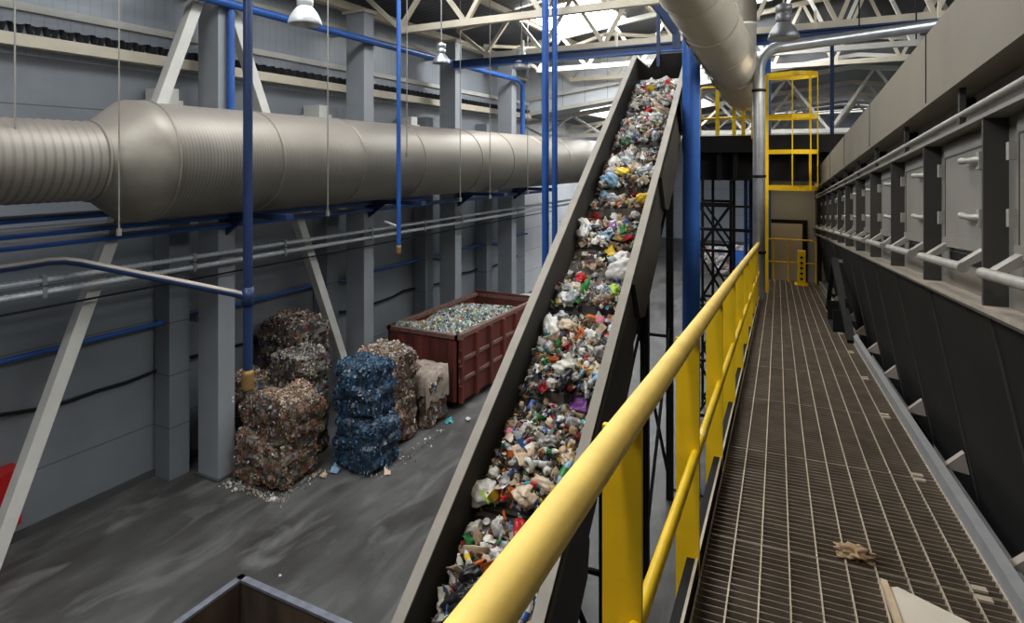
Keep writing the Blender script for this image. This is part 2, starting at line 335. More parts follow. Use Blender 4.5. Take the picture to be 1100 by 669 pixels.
def conduit(lab, x, z, r):
    t = thing('flexible_conduit', lab, 'conduit', (x, 11, z), 'ribbed conduits on the wall')
    prof = []
    k = 0; y = 0
    while y < 28: prof.append((y, r*(1.12 if k % 2 else .92))); y += .045; k += 1
    MB().lathe((x, -2, z), (0, 1, 0), prof, 8).build('ribbed_tube', M_cond, t)
    for yy in (4.9, 7.3, 9.4, 12.2, 14.5, 16.5, 20.4): MB().bx(x-.05, x+.05, yy-.03, yy+.03, z-r-.03, z+r+.03).build('clip', M_galv2, t)
conduit('upper ribbed silver conduit below the blue pipes on the duct wall', -10.2, 4.46, .04)
conduit('lower ribbed silver conduit below the blue pipes on the duct wall', -10.2, 4.28, .045)
pipe('thin grey cable under the two silver conduits', [(-10.25, -2, 4.02), (-10.25, 10, 4.06), (-10.25, 24, 4.1)], .018, M_black, 'wall_cable', 'cable')
for y, z, lab in ((7.55, 7.35, 'white box on a grey riser beside the first column'), (11.6, 7.35, 'white box high on the wall beside the column behind the blue bales'), (15.4, 7.3, 'white box high on the wall beside the dark column')):
    t = thing('junction_box', lab, 'box', (-11.3, y, z), 'white wall boxes')
    MB().bx(-11.75, -11.15, y-.22, y+.22, z-.18, z+.02).build('body', M_white, t, bevel=.01)
    MB().bx(-11.75, -11.2, y-.16, y+.16, z+.02, z+.25).build('neck', M_white, t, bevel=.01)
    MB().bx(-11.75, -11.2, y-.26, y+.26, z-.9, z-.18).build('riser', M_col, t)
t = thing('hydrant_cabinet', 'red fire hydrant cabinet on the wall behind the diagonal brace', 'cabinet', (-11.65, 4.9, .35))
MB().bx(-11.79, -11.5, 4.5, 5.22, .38, 1.3).build('body', M_red, t, bevel=.01)
d = MB().bx(-11.5, -11.48, 4.55, 5.17, .43, 1.25).build('door', M_red, t)
MB().bx(-11.48, -11.465, 5.08, 5.11, .7, .85).build('handle', M_white, d)
MB().bx(-11.49, -11.47, 5.1, 5.2, 1.2, 1.28).build('hinge', M_white, d)

# ---- blue pipes, poles
pipe('blue riser pipe in front of the first column above the duct', [(-10.37, 8.22, 7.0), (-10.37, 8.22, 10.4)], .075, M_blue, group='blue pipes along the duct wall')
pipe('blue pipe at the head of the columns sloping past the high bay lamps', [(-10.3, -2, 9.25), (-10.3, 20.6, 9.25), (-10.3, 21.1, 9.1), (-10.3, 21.1, 6.9)], .09, M_blue, group='blue pipes along the duct wall')
t = thing('standpipe', 'dark blue standpipe hanging before the duct with a tan coupling over the bales', 'pipe', (-8.3, 6.9, 2.55))
MB().tube([(-8.3, 6.9, 2.85), (-8.3, 6.9, 10.9)], .075, 14).build('riser', M_bluedk, t)
MB().lathe((-8.3, 6.9, 2.5), (0, 0, 1), [(0, 0), (0, .085), (.05, .105), (.1, .09), (.15, .105), (.2, .085), (.27, .1), (.33, .075), (.33, 0)], 16).build('coupling', M_tan, t)
MB().tube([(-8.3, 6.9, 4.02), (-9.8, 5.2, 4.7), (-9.93, 5.05, 4.74), (-10, 4.85, 4.75), (-10, 4.5, 4.735), (-10, 1.5, 4.7)], .06, 12).build('branch', M_bluedkpale, t)
MB().lathe((-8.3, 6.9, 3.87), (0, 0, 1), [(0, .08), (0, .095), (.3, .095), (.3, .08)], 14).build('sleeve', M_bluedk, t)
t = thing('drop_pipe', 'thin blue drop pipe with a tan tap hanging before the second column', 'pipe', (-8.3, 10.9, 4.2))
MB().tube([(-8.35, 10.9, 4.35), (-8.35, 10.9, 11)], .05, 10).build('riser', M_blue, t)
MB().lathe((-8.35, 10.9, 4.15), (0, 0, 1), [(0, 0), (0, .05), (.06, .06), (.14, .05), (.2, .055), (.2, 0)], 12).build('tap', M_tan, t)
MB().tube([(-8.35, 10.9, 4.75), (-9.2, 11.5, 4.78)], .03, 8).build('arm', M_white, t)
pipe('tall blue pole beside the conveyor, duct-wall side one of the pair', [(-5.27, 11.9, 0), (-5.27, 11.9, 10.9)], .075, M_blue, 'pole', 'pole', 'pair of blue poles')
pipe('tall blue pole beside the conveyor, railing side one of the pair', [(-5.1, 12.0, 0), (-5.1, 12.0, 10.9)], .06, M_blue, 'pole', 'pole', 'pair of blue poles')
t = thing('steel_post', 'thick round blue post beside the head of the conveyor', 'post', (-2.27, 11.97, 0))
MB().tube([(-2.27, 11.97, .02), (-2.27, 11.97, 9.2)], .165, 24).build('shaft', M_blue, t)
MB().bx(-2.55, -1.99, 11.69, 12.25, 0, .04).build('base_plate', M_bluedk, t)
MB().bx(-2.47, -2.07, 11.77, 12.17, 9.2, 9.3).build('cap_plate', M_bluedk, t)
t = thing('crane_beam', 'long dark blue beam crossing the hall above the conveyor head', 'beam', (-4, 16.0, 9.15))
MB().bx(-10.15, 9, 15.93, 16.07, 9.06, 9.22).build('web', M_bluedk, t)
MB().bx(-10.15, 9, 15.87, 16.13, 9.02, 9.06).build('bottom_flange', M_blue, t)
MB().bx(-10.15, 9, 15.87, 16.13, 9.22, 9.26).build('top_flange', M_bluedk, t)
for x in (-7.8, -5, -.2, 2.2): MB().bx(x-.03, x+.03, 15.95, 16.05, 9.26, 9.7).build('hanger', M_cream, t)
t = thing('blue_davit', 'bent dark blue frame arm hanging from the roof above the conveyor head', 'frame', (-3.7, 13.4, 9.1))
MB().bar((-3.95, 13.3, 10.6), (-2.95, 13.85, 9.08), .15, .18).bar((-2.95, 13.85, 9.15), (-2.95, 13.85, 8.7), .15, .15).build('arm', M_bluedk, t)
MB().bar((-3.3, 13.65, 9.7), (-3.3, 13.65, 8.3), .07).build('hanger_post', M_bluedk, t)
MB().bx(-2.78, -2.6, 13.8, 14.0, 8.7, 9.6).build('hoist', M_black, t)
t = thing('steel_post', 'blue steel post behind the silver pipe under the upper platform', 'post', (-1.4, 17.9, 0))
MB().bx(-1.55, -1.3, 17.8, 18.0, 0, 9.2).build('shaft', M_blue, t)
MB().bx(-1.65, -1.2, 17.7, 18.1, 0, .04).build('base_plate', M_bluedk, t)
t = thing('steel_post', 'thin blue post rising behind the hood beyond the ladder cage', 'post', (-.4, 19.2, 0))
MB().bx(.12, .22, 18.9, 19.0, 0, 10).build('shaft', M_bluedk, t)
MB().bx(.05, .29, 18.83, 19.07, 0, .04).build('base_plate', M_bluedk, t)

# ---- big duct
t = thing('ventilation_duct', 'large ribbed silver ventilation duct running along the wall past the conveyor', 'duct', (-9.6, 10, 6.2))
prof = []; y = -2.; k = 0
while y < 5.2: prof.append((y, .57+.014*(k % 2))); y += .06; k += 1
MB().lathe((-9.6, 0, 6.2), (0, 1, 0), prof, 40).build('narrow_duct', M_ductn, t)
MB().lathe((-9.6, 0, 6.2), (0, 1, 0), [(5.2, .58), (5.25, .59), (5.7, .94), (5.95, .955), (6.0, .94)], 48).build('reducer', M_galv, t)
prof = []; y = 6.0; k = 0
while y < 29: prof.append((y, .925+.007*(k % 2))); y += .05; k += 1
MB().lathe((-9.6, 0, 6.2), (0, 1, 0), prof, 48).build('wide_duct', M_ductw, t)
for y, r in ((5.2, .605), (6.0, .965), (8.0, .95), (10.2, .95), (12.4, .95), (15.2, .95), (17.2, .95), (19.6, .95), (22, .95)):
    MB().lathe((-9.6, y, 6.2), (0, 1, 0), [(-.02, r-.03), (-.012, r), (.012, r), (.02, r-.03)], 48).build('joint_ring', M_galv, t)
for x, y, lab in ((-9.2, 4.1, 'thin hanger wire over the narrow duct end'), (-8.95, 5.25, 'hanger wire in front of the duct reducer'), (-8.55, 8.95, 'thin hanger wire in front of the duct by the white high bay lamp'),
                  (-8.5, 11.4, 'white cord hanging behind the thin blue drop pipe'), (-8.5, 13.7, 'thick hanger rod of the duct just before the dark column'), (-8.5, 15.3, 'hanger wire of the duct between the dark column and the far lamp'), (-8.6, 18, 'farthest hanger wire of the duct before the blue pole pair')):
    t = thing('hanger_wire', lab, 'wire', (x, y, 5.3), 'duct hanger wires')
    lo = 6.3 if y < 5 else (6.35 if y in (11.4,) else 5.2)
    MB().tube([(x, y, lo), (x, y, 10.9)], .012, 6).build('wire', M_wire, t)
    MB().bx(x-.025, x+.025, y-.025, y+.025, lo-.06, lo+.04).build('clamp', M_wire, t)

# ---- roof trusses
def truss(y, zb, z0, z1, lab, x0=-10.5, x1=13.0, m=None, n=11):
    m = m or M_cream
    t = thing('roof_truss', lab, 'truss', (1, y, zb), 'roof trusses')
    MB().bx(x0+1.0, x1-1.0, y-.08, y+.08, zb-.08, zb+.08).build('bottom_chord', m, t)
    mb = MB()
    for a, b in ((x0, 1), (1, x1)): mb.bar((a, y, roofz(a, z0, z1)-.3), (b, y, roofz(b, z0, z1)-.3), .16, .16)
    mb.build('top_chord', m, t)
    xs = [x0+1.0+(x1-x0-2.0)*k/n for k in range(n+1)]
    MB().bar((x0, y, roofz(x0, z0, z1)-.35), (xs[0]+.1, y, zb), .1).build('diagonal', m, t)
    for a, b in zip(xs, xs[1:]):
        c = (a+b)/2; zt = roofz(c, z0, z1)-.3
        MB().bar((a, y, zb), (c, y, zt), .1).build('diagonal', m, t)
        MB().bar((c, y, zt), (b, y, zb), .1).build('diagonal', m, t)
truss(12.42, 9.46, 10.55, 12.3, 'first cream roof truss seen, over the near end of the hall')
truss(16.75, 9.5, 10.55, 12.3, 'cream roof truss just above the long blue beam')
truss(20.7, 9.55, 10.55, 12.3, 'white roof truss under the bright skylight behind the blue beam', m=M_white)
truss(24.0, 9.6, 10.55, 12.3, 'last roof truss of the tall hall against the step wall')
truss(26.0, 7.35, 8.35, 10., 'white truss of the low far hall seen over the duct end', m=M_white, n=8, x0=-12.7)
truss(31, 7.6, 8.35, 10., 'second truss of the low far hall', n=8, x0=-12.7)
truss(36, 7.6, 8.35, 10., 'third truss of the low far hall', n=8, x0=-12.7)
truss(41, 7.6, 8.35, 10., 'fourth truss of the low far hall before the back wall', n=8, x0=-12.7)
for x, lab in ((-8.8, 'roof purlin above the duct'), (-5.2, 'roof purlin above the conveyor head'), (-2.5, 'roof purlin above the upper platform'), (.8, 'ridge purlin under the roof peak'), (4, 'roof purlin above the sorting machine hood')):
    solo(MB().bx(x-.06, x+.06, 4, 24.3, roofz(x, 10.55, 12.3)-.22, roofz(x, 10.55, 12.3)-.04), 'roof_purlin', M_cream, 'cream '+lab, 'purlin', 'roof purlins')
for xa, xb, lab in ((-9.5, -5.5, 'cross brace tube under the skylight, duct side'), (-5.5, -1.5, 'cross brace tube under the skylight, platform side')):
    solo(MB().bar((xa, 16.7, 9.8), (xb, 20.3, 9.8), .09).bar((xb, 16.7, 9.8), (xa, 20.3, 9.8), .09), 'roof_cross_brace', M_cream, lab, 'brace', 'roof braces')

# ---- high bay lamps
def highbay(p, sc, lab, shade, lit):
    x, y, z = p
    t = thing('high_bay_lamp', lab, 'lamp', p, 'high bay lamps')
    MB().lathe(p, (0, 0, 1), [(0, .26*sc), (.02, .27*sc), (.1*sc, .245*sc), (.2*sc, .19*sc), (.28*sc, .13*sc), (.3*sc, .11*sc)], 28).lathe(p, (0, 0, 1), [(0, .26*sc), (.1*sc, .235*sc), (.2*sc, .18*sc), (.29*sc, .1*sc), (.29*sc, 0)], 28).build('shade', shade, t)
    MB().lathe(p, (0, 0, 1), [(.3*sc, .11*sc), (.32*sc, .13*sc), (.44*sc, .13*sc), (.46*sc, .1*sc), (.48*sc, .14*sc), (.6*sc, .14*sc), (.64*sc, .05*sc), (.66*sc, 0)], 20).build('ballast', shade, t)
    MB().tube([(x, y, z+.62*sc), (x, y, 10.9)], .018, 8).build('stem', M_lampdk, t)
    MB().lathe(p, (0, 0, 1), [(.06*sc, 0), (.07*sc, .05*sc), (.14*sc, .07*sc), (.22*sc, .05*sc), (.24*sc, 0)], 12).build('bulb', M_bulb if lit else M_lampsh, t)
    if lit:
        li = bpy.data.lights.new('lamp_light', 'SPOT'); li.energy = lit; li.color = (1, .87, .68); li.spot_size = 2.4; li.spot_blend = .6; li.shadow_soft_size = .2
        lo = bpy.data.objects.new('lamp_light', li); C.objects.link(lo); lo.location = (x, y, z-.03)
highbay((-7.54, 7.38, 8.42), 1.0, 'white high bay lamp hanging in front of the duct wall near the standpipe', M_lampsh, 0)
highbay((-7.79, 11.74, 8.42), .75, 'grey high bay lamp hanging beside the dark column', M_galv2, 0)
highbay((-7.9, 16.1, 8.9), 1.0, 'small white high bay lamp under the end of the blue beam', M_lampsh, 0)
highbay((-.66, 12.0, 8.38), 1.0, 'dark high bay lamp hanging by the upper platform behind the cream duct', M_lampdk, 250)

highbay((-.7, -1.0, 9.4), 1.0, 'added lit high bay lamp, unseen over the walkway behind the viewpoint', M_lampdk, 300)  # out-of-frame lamp added for warm light on handrail and walkway
highbay((-.9, 5.2, 9.6), 1.0, 'added lit high bay lamp, unseen high over the walkway between conveyor and machine', M_lampdk, 300)  # another lamp added above the frame, warms the machine doors and walkway
t = thing('added_batten_lamp', 'added unseen batten lamp under the upper platform in front of the beige cabin', 'lamp', (-.9, 17.2, 5.7))  # hidden lamp added to brighten the dark cabin front
MB().bx(-1.2, -.4, 17.15, 17.25, 5.73, 5.745).build('housing', M_white, t)
MB().tube([(-1.18, 17.2, 5.72), (-.42, 17.2, 5.72)], .01).build('tube', M_bulb, t)
li = bpy.data.lights.new('added_batten_light', 'AREA'); li.shape = 'RECTANGLE'; li.size = .9; li.size_y = .05; li.energy = 9; li.color = (1, .84, .6); lo = bpy.data.objects.new('added_batten_light', li); C.objects.link(lo); lo.location = (-.8, 17.0, 5.68)
# ================================================================== UPPER PLATFORM, FABRIC DUCT, LADDER
t = thing('fabric_duct', 'fat cream fabric air duct slanting down towards the upper platform', 'duct', (-1.6, 10, 8))
p0 = Vector((-1.745, 9.77, 8.69)); p1 = Vector((-1.62, 14.85, 7.85)); ax = (p1-p0).normalized(); L0 = (p1-p0).length
prof = []; n = 60
for k in range(n+1):
    u = -4+(L0+4)*k/n; prof.append((u, .47+.012*math.sin(u*7)+.018*max(0, math.cos(u*2*PI/1.35))**8))
MB().lathe(p0, ax, prof+[(L0+.12, .4), (L0+.2, .3), (L0+.22, 0)], 36).build('sleeve', M_fabric, t)
for k in range(6):
    u = -1.9+k*1.35; MB().lathe(p0+ax*u, ax, [(-.012, .48), (0, .5), (.012, .48)], 36).build('seam_band', M_fabric, t)
mb = MB(); random.seed(3); x = ax.cross(Z).normalized(); o_ = (x*-.76-Z*.65).normalized()
for k in range(22):
    u = L0*(.12+.88*k/22); q = p0+ax*u; ln = random.uniform(.03, .1); st = L0/22*1.2; up = (Z*.76-x*.65)
    a_, b_ = q+o_*.465+up*.1, q+ax*st+o_*.465+up*.1; c_ = q+ax*st*random.uniform(.5, 1)+o_*(.47+ln); d_ = q+ax*st*.1+o_*(.47+ln*.6)
    t_ = up*.012-o_*.01
    mb.add([a_, b_, c_, d_, a_-t_, b_-t_, c_-t_, d_-t_], [(0, 1, 2, 3), (7, 6, 5, 4), (0, 4, 5, 1), (1, 5, 6, 2), (2, 6, 7, 3), (3, 7, 4, 0)])
mb.build('torn_edge', M_fabric2, t)
t = thing('vertical_pipe', 'white vertical pipe with a tiled band behind the fabric duct', 'pipe', (-1.75, 15.9, 7.6))
MB().lathe((-1.68, 15.5, 7.4), (0, 0, 1), [(0, 0), (0, .24), (2.0, .24), (2.0, .26), (2.06, .26), (2.06, .25)], 24).build('white_section', M_fabric2, t)
MB().lathe((-1.68, 15.5, 9.46), (0, 0, 1), [(0, .25), (1.8, .25)], 24).build('upper_section', M_hood, t)
for z in (7.9, 8.4, 8.9): MB().lathe((-1.68, 15.5, z), (0, 0, 1), [(-.01, .242), (0, .25), (.01, .242)], 24).build('band', M_white, t)
t = thing('steel_pipe', 'silver pipe bending down from the roof beside the ladder cage', 'pipe', (-1.2, 13, 5))
MB().tube([(2.6, 14.9, 8.98), (-.75, 13.2, 8.45)] + [(-.75-.42*math.sin(a), 13.2-.1*math.sin(a), 8.03+.42*math.cos(a)) for a in [k*PI/16 for k in range(1, 9)]] + [(-1.17, 13.1, 3.0), (-1.17, 13.1, 0.02)], .115, 18).build('run', M_galv2, t)
for z in (7.6, 5.9, 4.4): MB().lathe((-1.17, 13.1, z), (0, 0, 1), [(-.03, .115), (-.02, .135), (.02, .135), (.03, .115)], 18).build('clamp', M_black, t)
for x in (.6, 1.6): MB().tube([(x, 13.9+.5*(x-.6), 8.6), (x, 13.9+.5*(x-.6), 11)], .015, 6).build('hanger', M_black, t)

def gbox(mb, l0, l1, s0, s1, z0, z1):
    vs = [G(l, s, z) for l in (l0, l1) for s in (s0, s1) for z in (z0, z1)]
    return mb.add(vs, [(0, 1, 3, 2), (4, 6, 7, 5), (0, 4, 5, 1), (2, 3, 7, 6), (0, 2, 6, 4), (1, 5, 7, 3)])
t = thing('upper_platform', 'dark steel platform on lattice legs behind the conveyor head', 'platform', G(-1, 15, 0))
gbox(MB(), -1.75, 1.6, 14.9, 18.6, 6.62, 6.75).build('deck', M_black, t)
gbox(MB(), -1.75, 1.6, 14.86, 14.94, 6.4, 6.78).build('edge_beam', M_darkm, t)
gbox(MB(), -1.75, 1.6, 15.2, 18.4, 5.75, 6.62).build('bunker', M_black, t)
for l in (-1.25, -.9, .3, 1.2): gbox(MB(), l-.05, l+.05, 14.95, 15.05, 5.75, 6.6).build('stiffener', M_darkm, t)
legs = [(-1.75, 15.1), (-1.0, 15.1), (-1.75, 16.2), (-1.0, 16.2), (-1.5, 16.2)]
for l, s in legs: gbox(MB(), l-.032, l+.032, s-.032, s+.032, 0, 5.75).build('leg', M_black, t)
zs = [.2, 1.5, 2.8, 4.1, 5.2]
for s in (15.1, 16.2):
    for a, b in zip(zs, zs[1:]):
        MB().bar(G(-1.75, s, a), G(-1.0, s, b), .05).build('brace', M_black, t)
        MB().bar(G(-1.0, s, a), G(-1.75, s, b), .05).build('brace', M_black, t)
    for z in zs: MB().bar(G(-1.75, s, z), G(-1.0, s, z), .06).build('crossbar', M_black, t)
MB().bar(G(-2.1, 15.1, 4.6), G(-.5, 15.1, 4.6), .07).build('crossbar', M_black, t)
MB().bar(G(-2.1, 15.1, 5.15), G(-.5, 15.1, 5.15), .05).build('crossbar', M_black, t)
gbox(MB(), .9, 1.0, 17, 17.1, 0, 5.75).build('leg', M_black, t)
t = thing('platform_guardrail', 'yellow guardrail on the edge of the upper platform under the fabric duct', 'guardrail', G(-1.5, 14.9, 6.75))
for l in (-1.68, -1.28, -.92, -.72): MB().bar(G(l, 14.9, 6.55), G(l, 14.9, 7.85 if l < -1.2 else 7.6), .05 if l > -1.6 else .07, .08).build('post', M_yel, t)
MB().tube([G(-1.68, 14.9, 7.1), G(-1.68, 14.9, 7.82), G(-1.62, 14.9, 7.9), G(-1.3, 14.9, 7.9)], .03).build('top_rail', M_yel, t)
MB().tube([G(-1.68, 14.9, 7.18), G(-.6, 14.9, 7.2)], .03).build('mid_rail', M_yel, t)
MB().tube([G(-.95, 14.9, 7.62), G(-.5, 14.9, 7.62)], .03).build('short_rail', M_yel, t)
t = thing('caged_ladder', 'yellow caged ladder climbing to the upper platform', 'ladder', G(-.3, 14.5, 3.3))
LS = 14.4
for l, s in ((-.22, LS), (-.36, LS+.42)): MB().bar(G(l, s, 3.36), G(l, s, 8.06), .07).build('stile', M_yel, t)
mb = None
for k in range(15): MB().tube([G(-.22, LS, 3.6+k*.29), G(-.36, LS+.42, 3.6+k*.29)], .014, 8).build('rung', M_yel, t)
def hoop(z): return [G(-.22+.86*(1-math.cos(a))/1.0*.5+.0, LS+.2+.42*math.sin(a)*1.0-.2*math.cos(a)*1, z) for a in [k*PI/12 for k in range(13)]]
def hooppts(z):
    c = (.28, LS+.2); return [(c[0]-.5, LS)]+[(c[0]+.5*math.sin(a)+0, c[1]-.42*math.cos(a)) for a in [k*PI/12 for k in range(13)]]+[(c[0]-.6, LS+.42)]
for z in (8.05, 7.15, 6.4, 5.62):
    P = hooppts(z); mb = MB()
    for a, b in zip(P, P[1:]): mb.bar(G(*a, z), G(*b, z), .014, .09)
    mb.build('hoop', M_yel, t)
for idx in (1, 4, 7, 10): 
    q = hooppts(0)[idx]; MB().bar(G(*q, 5.58), G(*q, 8.1), .05, .02).build('cage_strap', M_yel, t)
gbox(MB(), -.55, -.42, LS+.4, LS+.48, 6.7, 8.05).build('gate_post', M_yel, t)
# cabin under the platform
t = thing('control_cabin', 'beige cabin with a door under the upper platform at the walkway end', 'cabin', G(.3, 18.6, 2.6))
gbox(MB(), -.55, 1.9, 18.2, 20.5, 2.4, 5.7).build('wall_panel', M_beige, t)
gbox(MB(), -.46, .72, 18.13, 18.2, 2.9, 4.62).build('door_frame', M_black, t)
d = gbox(MB(), -.36, .6, 18.08, 18.14, 2.95, 4.52).build('door', M_doorb, t)
gbox(MB(), -.28, -.24, 18.0, 18.08, 3.8, 3.9).build('handle', M_black, d)
solo(gbox(MB(), -.62, -.5, 17.3, 17.4, 0, 5.74), 'steel_post', M_dkred, 'dark red post beside the yellow ladder stile', 'post')
t = thing('end_barrier', 'low yellow barrier across the far end of the walkway', 'barrier', G(.1, 17.2, 3.1))
zb = 4.55-SL*17.2
MB().tube([G(-.4, 17.2, zb), G(-.4, 17.2, zb+1.02), G(-.34, 17.2, zb+1.08), G(.82, 17.2, zb+1.08), G(.88, 17.2, zb+1.02), G(.88, 17.2, zb)], .022).build('hoop_rail', M_yel, t)
MB().tube([G(-.4, 17.2, zb+.5), G(.88, 17.2, zb+.5)], .02).build('mid_rail', M_yel, t)
for l in (-.1, .25): MB().tube([G(l, 17.2, zb), G(l, 17.2, zb+1.08)], .02).build('upright', M_yel, t)
t = thing('bollard', 'yellow bollard on a foot plate before the beige cabin door', 'bollard', G(.55, 16.6, 3.2))
zb = 4.55-SL*16.6
gbox(MB(), .44, .62, 16.5, 16.68, zb+.04, zb+.85).build('column', M_yel, t, bevel=.01)
gbox(MB(), .38, .68, 16.4, 16.75, zb, zb+.04).build('foot_plate', M_yel, t)
for k in range(5): gbox(MB(), .5, .56, 16.47, 16.5, zb+.15+k*.13, zb+.2+k*.13).build('slot', M_black, t)
t = thing('blue_pipe_bundle', 'blue vertical pipe pair behind the silver pipe at the walkway end', 'pipes', G(-.75, 17.5, 0))
for l in (-.78, -.66): MB().tube([G(l, 17.4, 0), G(l, 17.4, 5.74)], .05).build('pipe', M_blue, t)

# ================================================================== WALKWAY
S0, S1 = .3, 17.6
t = thing('walkway', 'steel grating walkway running beside the sorting machine', 'walkway', W(.3, 9, -.3))
seg = [S0, 2.0, 3.33, 4.66, 5.99, 7.32, 8.65, 9.98, 11.31, 12.64, 13.97, 15.3, 17.6]
for a, b in zip(seg, seg[1:]):
    mb = MB(W); n = int(round((b-a-.01)/.05))
    for k in range(n+1):
        s = a+.006+(b-a-.012)*k/n; e = k in (0, n)
        mb.bx(-.33, .93, s-(.004 if e else .003), s+(.004 if e else .003), -.03, 0)
    g = mb.build('grating_panel', M_grate, t)
    mb = MB(W)
    for k in range(11): l = -.325+1.25*k/10; mb.bx(l-.0035, l+.0035, a+.004, b-.004, -.026, .003)
    mb.build('bearing_bars', M_grateL, g)
    if b < 12:
        mb = MB(W); mb.bx(.8, .86, b-.06, b-.02, 0, .012); mb.build('grating_clip', M_grateL, t); MB(W).bx(.8, .86, b+.02, b+.06, 0, .012).build('grating_clip', M_grateL, t)
MB(W).bx(.93, .99, S0, S1, -.16, -.15).bx(.93, .94, S0, S1, -.16, .09).bx(.94, .985, S0, S1, .08, .09).build('edge_angle', M_angle, t)
MB(W).bx(-.39, -.335, S0, S1, -.2, -.19).bx(-.345, -.335, S0, S1, -.2, .07).bx(-.385, -.345, S0, S1, .06, .07).build('kick_channel', M_black, t)
MB(W).bx(-.346, -.334, S0, S1, .07, .076).build('worn_edge', M_grateL, t)
for k in range(9): MB(W).bx(-.34, .94, 1.3+k*2.0, 1.4+k*2.0, -.24, -.04).build('cross_beam', M_black, t)
for l in (-.3, .9): MB(W).bx(l-.05, l+.05, S0, S1, -.45, -.24).build('main_beam', M_black, t)
for s in (4.2, 8.4, 12.6, 16.8):
    for l in (-.3, .9):
        z = 4.55-SL*s-.45; gbox(MB(), l-.06, l+.06, s-.06, s+.06, 0, z).build('support_leg', M_black, t)
    for a, b in ((-.3, .9), (.9, -.3)): MB().bar(G(a, s, .4), G(b, s, 3), .04).build('leg_brace', M_black, t)
    MB().bar(G(-.3, s, 1.6), G(.9, s, 1.6), .04).build('leg_brace', M_black, t)
# guardrail
t = thing('walkway_guardrail', 'yellow guardrail with a fat round handrail along the walkway', 'guardrail', W(-.37, 3, 0))
MB(W).tube([(-.36, -.6, 1.1), (-.36, 13.2, 1.1), (-.365, 13.28, 1.075), (-.365, 13.3, 1.0)], .037, 24).build('handrail', M_yelrail, t)
for s0, s1 in ((.5, 3.15), (3.2, 5.8), (5.85, 8.4), (8.45, 11.), (11.05, 13.25)):
    m_ = MB(W).tube([(-.345, s0, .55), (-.345, s1, .55)], .021, 16).build('mid_rail', M_yel, t)
    MB(W).tube([(-.345, s1-.03, .55), (-.345, s1+.07, .55)], .0235, 16).build('sleeve', M_yelrail, m_)
ps = [.33]+[1.63+1.3*k for k in range(9)]+[13.25]
for s in ps:
    mb = MB(W)
    for y0, y1 in ((0, 1),):
        poly = [(-.43, 1.07), (-.325, 1.07), (-.325, -.2), (-.36, -.27), (-.43, -.1)]
        mb.prism([(-.42, 1.075), (-.315+.0, 1.075), (-.315, -.12), (-.345, -.25), (-.42, -.17)], lambda p: (p[0]-.015, s-.011, p[1]), lambda p: (p[0]-.015, s+.011, p[1]))
    mb.build('post', M_yel, t)
# things on the walkway
t = thing('steel_sheet', 'pale stained metal sheet lying on the walkway grating', 'sheet', W(.7, 2.6, 0))
MB(W).prism([(.44, 3.17), (.49, 3.2), (1.0-.09, 2.93), (.9, 1.9), (.5, 1.9)], lambda p: (p[0], p[1], .006), lambda p: (p[0], p[1], .018)).build('sheet', M_plate, t)
solo(MB(W).prism([(.425, 3.22), (.452, 3.21), (.5, 1.9), (.47, 1.9)], lambda p: (p[0], p[1], .005), lambda p: (p[0], p[1], .03)), 'wood_strip', M_wood, 'thin wooden strip along the edge of the pale metal sheet', 'wood')

# ================================================================== SORTING MACHINE
t = thing('sorting_machine', 'long grey sorting machine with a row of hatch doors and a hopper base', 'machine', W(1.5, 8, 0))
E0, E1 = -1.6, 19.6
MB(W).prism([(.93, 1.24), (1.225, -.25), (2.9, -.25), (3.2, 1.24)], lambda p: (p[0], E0, p[1]), lambda p: (p[0], E1, p[1])).build('hopper', M_darkm, t)
MB(W).prism([(1.0, 1.24), (1.0, 2.16), (3.2, 2.16), (3.2, 1.24)], lambda p: (p[0], E0, p[1]), lambda p: (p[0], E1, p[1])).build('housing', M_machine, t)
MB(W).bx(.885, 1.01, E0, E1, 1.235, 1.26).build('ledge', M_dust, t)
MB(W).bx(.888, .9, E0, E1, 1.22, 1.235).build('ledge_lip', M_fin, t)
MB(W).bx(.895, 1.3, E0, E1, 2.155, 2.175).build('lintel', M_machine, t)
MB(W).bx(1.03, 3.2, E0, E1, 2.175, 2.45).build('upper_panel', M_machine, t) if True else MB(W).bx(1.1, 3.2, E0, E1, 2.175, 2.5).build('upper_panel', M_fin, t)
MB(W).prism([(.86, 2.38), (.86, 2.83), (.9, 2.86), (3.2, 2.95), (3.2, 2.91), (.9, 2.82), (.88, 2.81), (.88, 2.41), (1.25, 2.41), (1.25, 2.38)], lambda p: (p[0], E0, p[1]), lambda p: (p[0], E1, p[1])).build('hood', M_hood, t)
for k in range(8):
    s = -.6+k*2.6; mb = MB(W); d = .006
    mb.prism([(.86-d, 2.4), (.86-d, 2.84), (.862, 2.84), (.862, 2.4)], lambda p: (p[0], s-.003, p[1]), lambda p: (p[0], s+.003, p[1])); mb.build('hood_seam', M_fin, t)
MB(W).tube([(.915, E0, 2.235), (.915, 18.5, 2.235)], .018, 12).build('conduit', M_handle, t)
for k in range(12):
    s = .9+k*1.56
    b_ = MB(W).bx(.9, .93, s-.015, s+.015, 2.17, 2.4).build('hood_bracket', M_fin, t)
    MB(W).tube([(.97, s+.25, 2.33), (1.05, s+.25, 2.33)], [.03, .045], 10).build('bolt', M_black, b_)
fins = [-1.6+1.3*k for k in range(17)]     # ... 2.3, 3.6, 4.9 ...
fins = [3.6+1.3*k for k in range(-4, 13)]
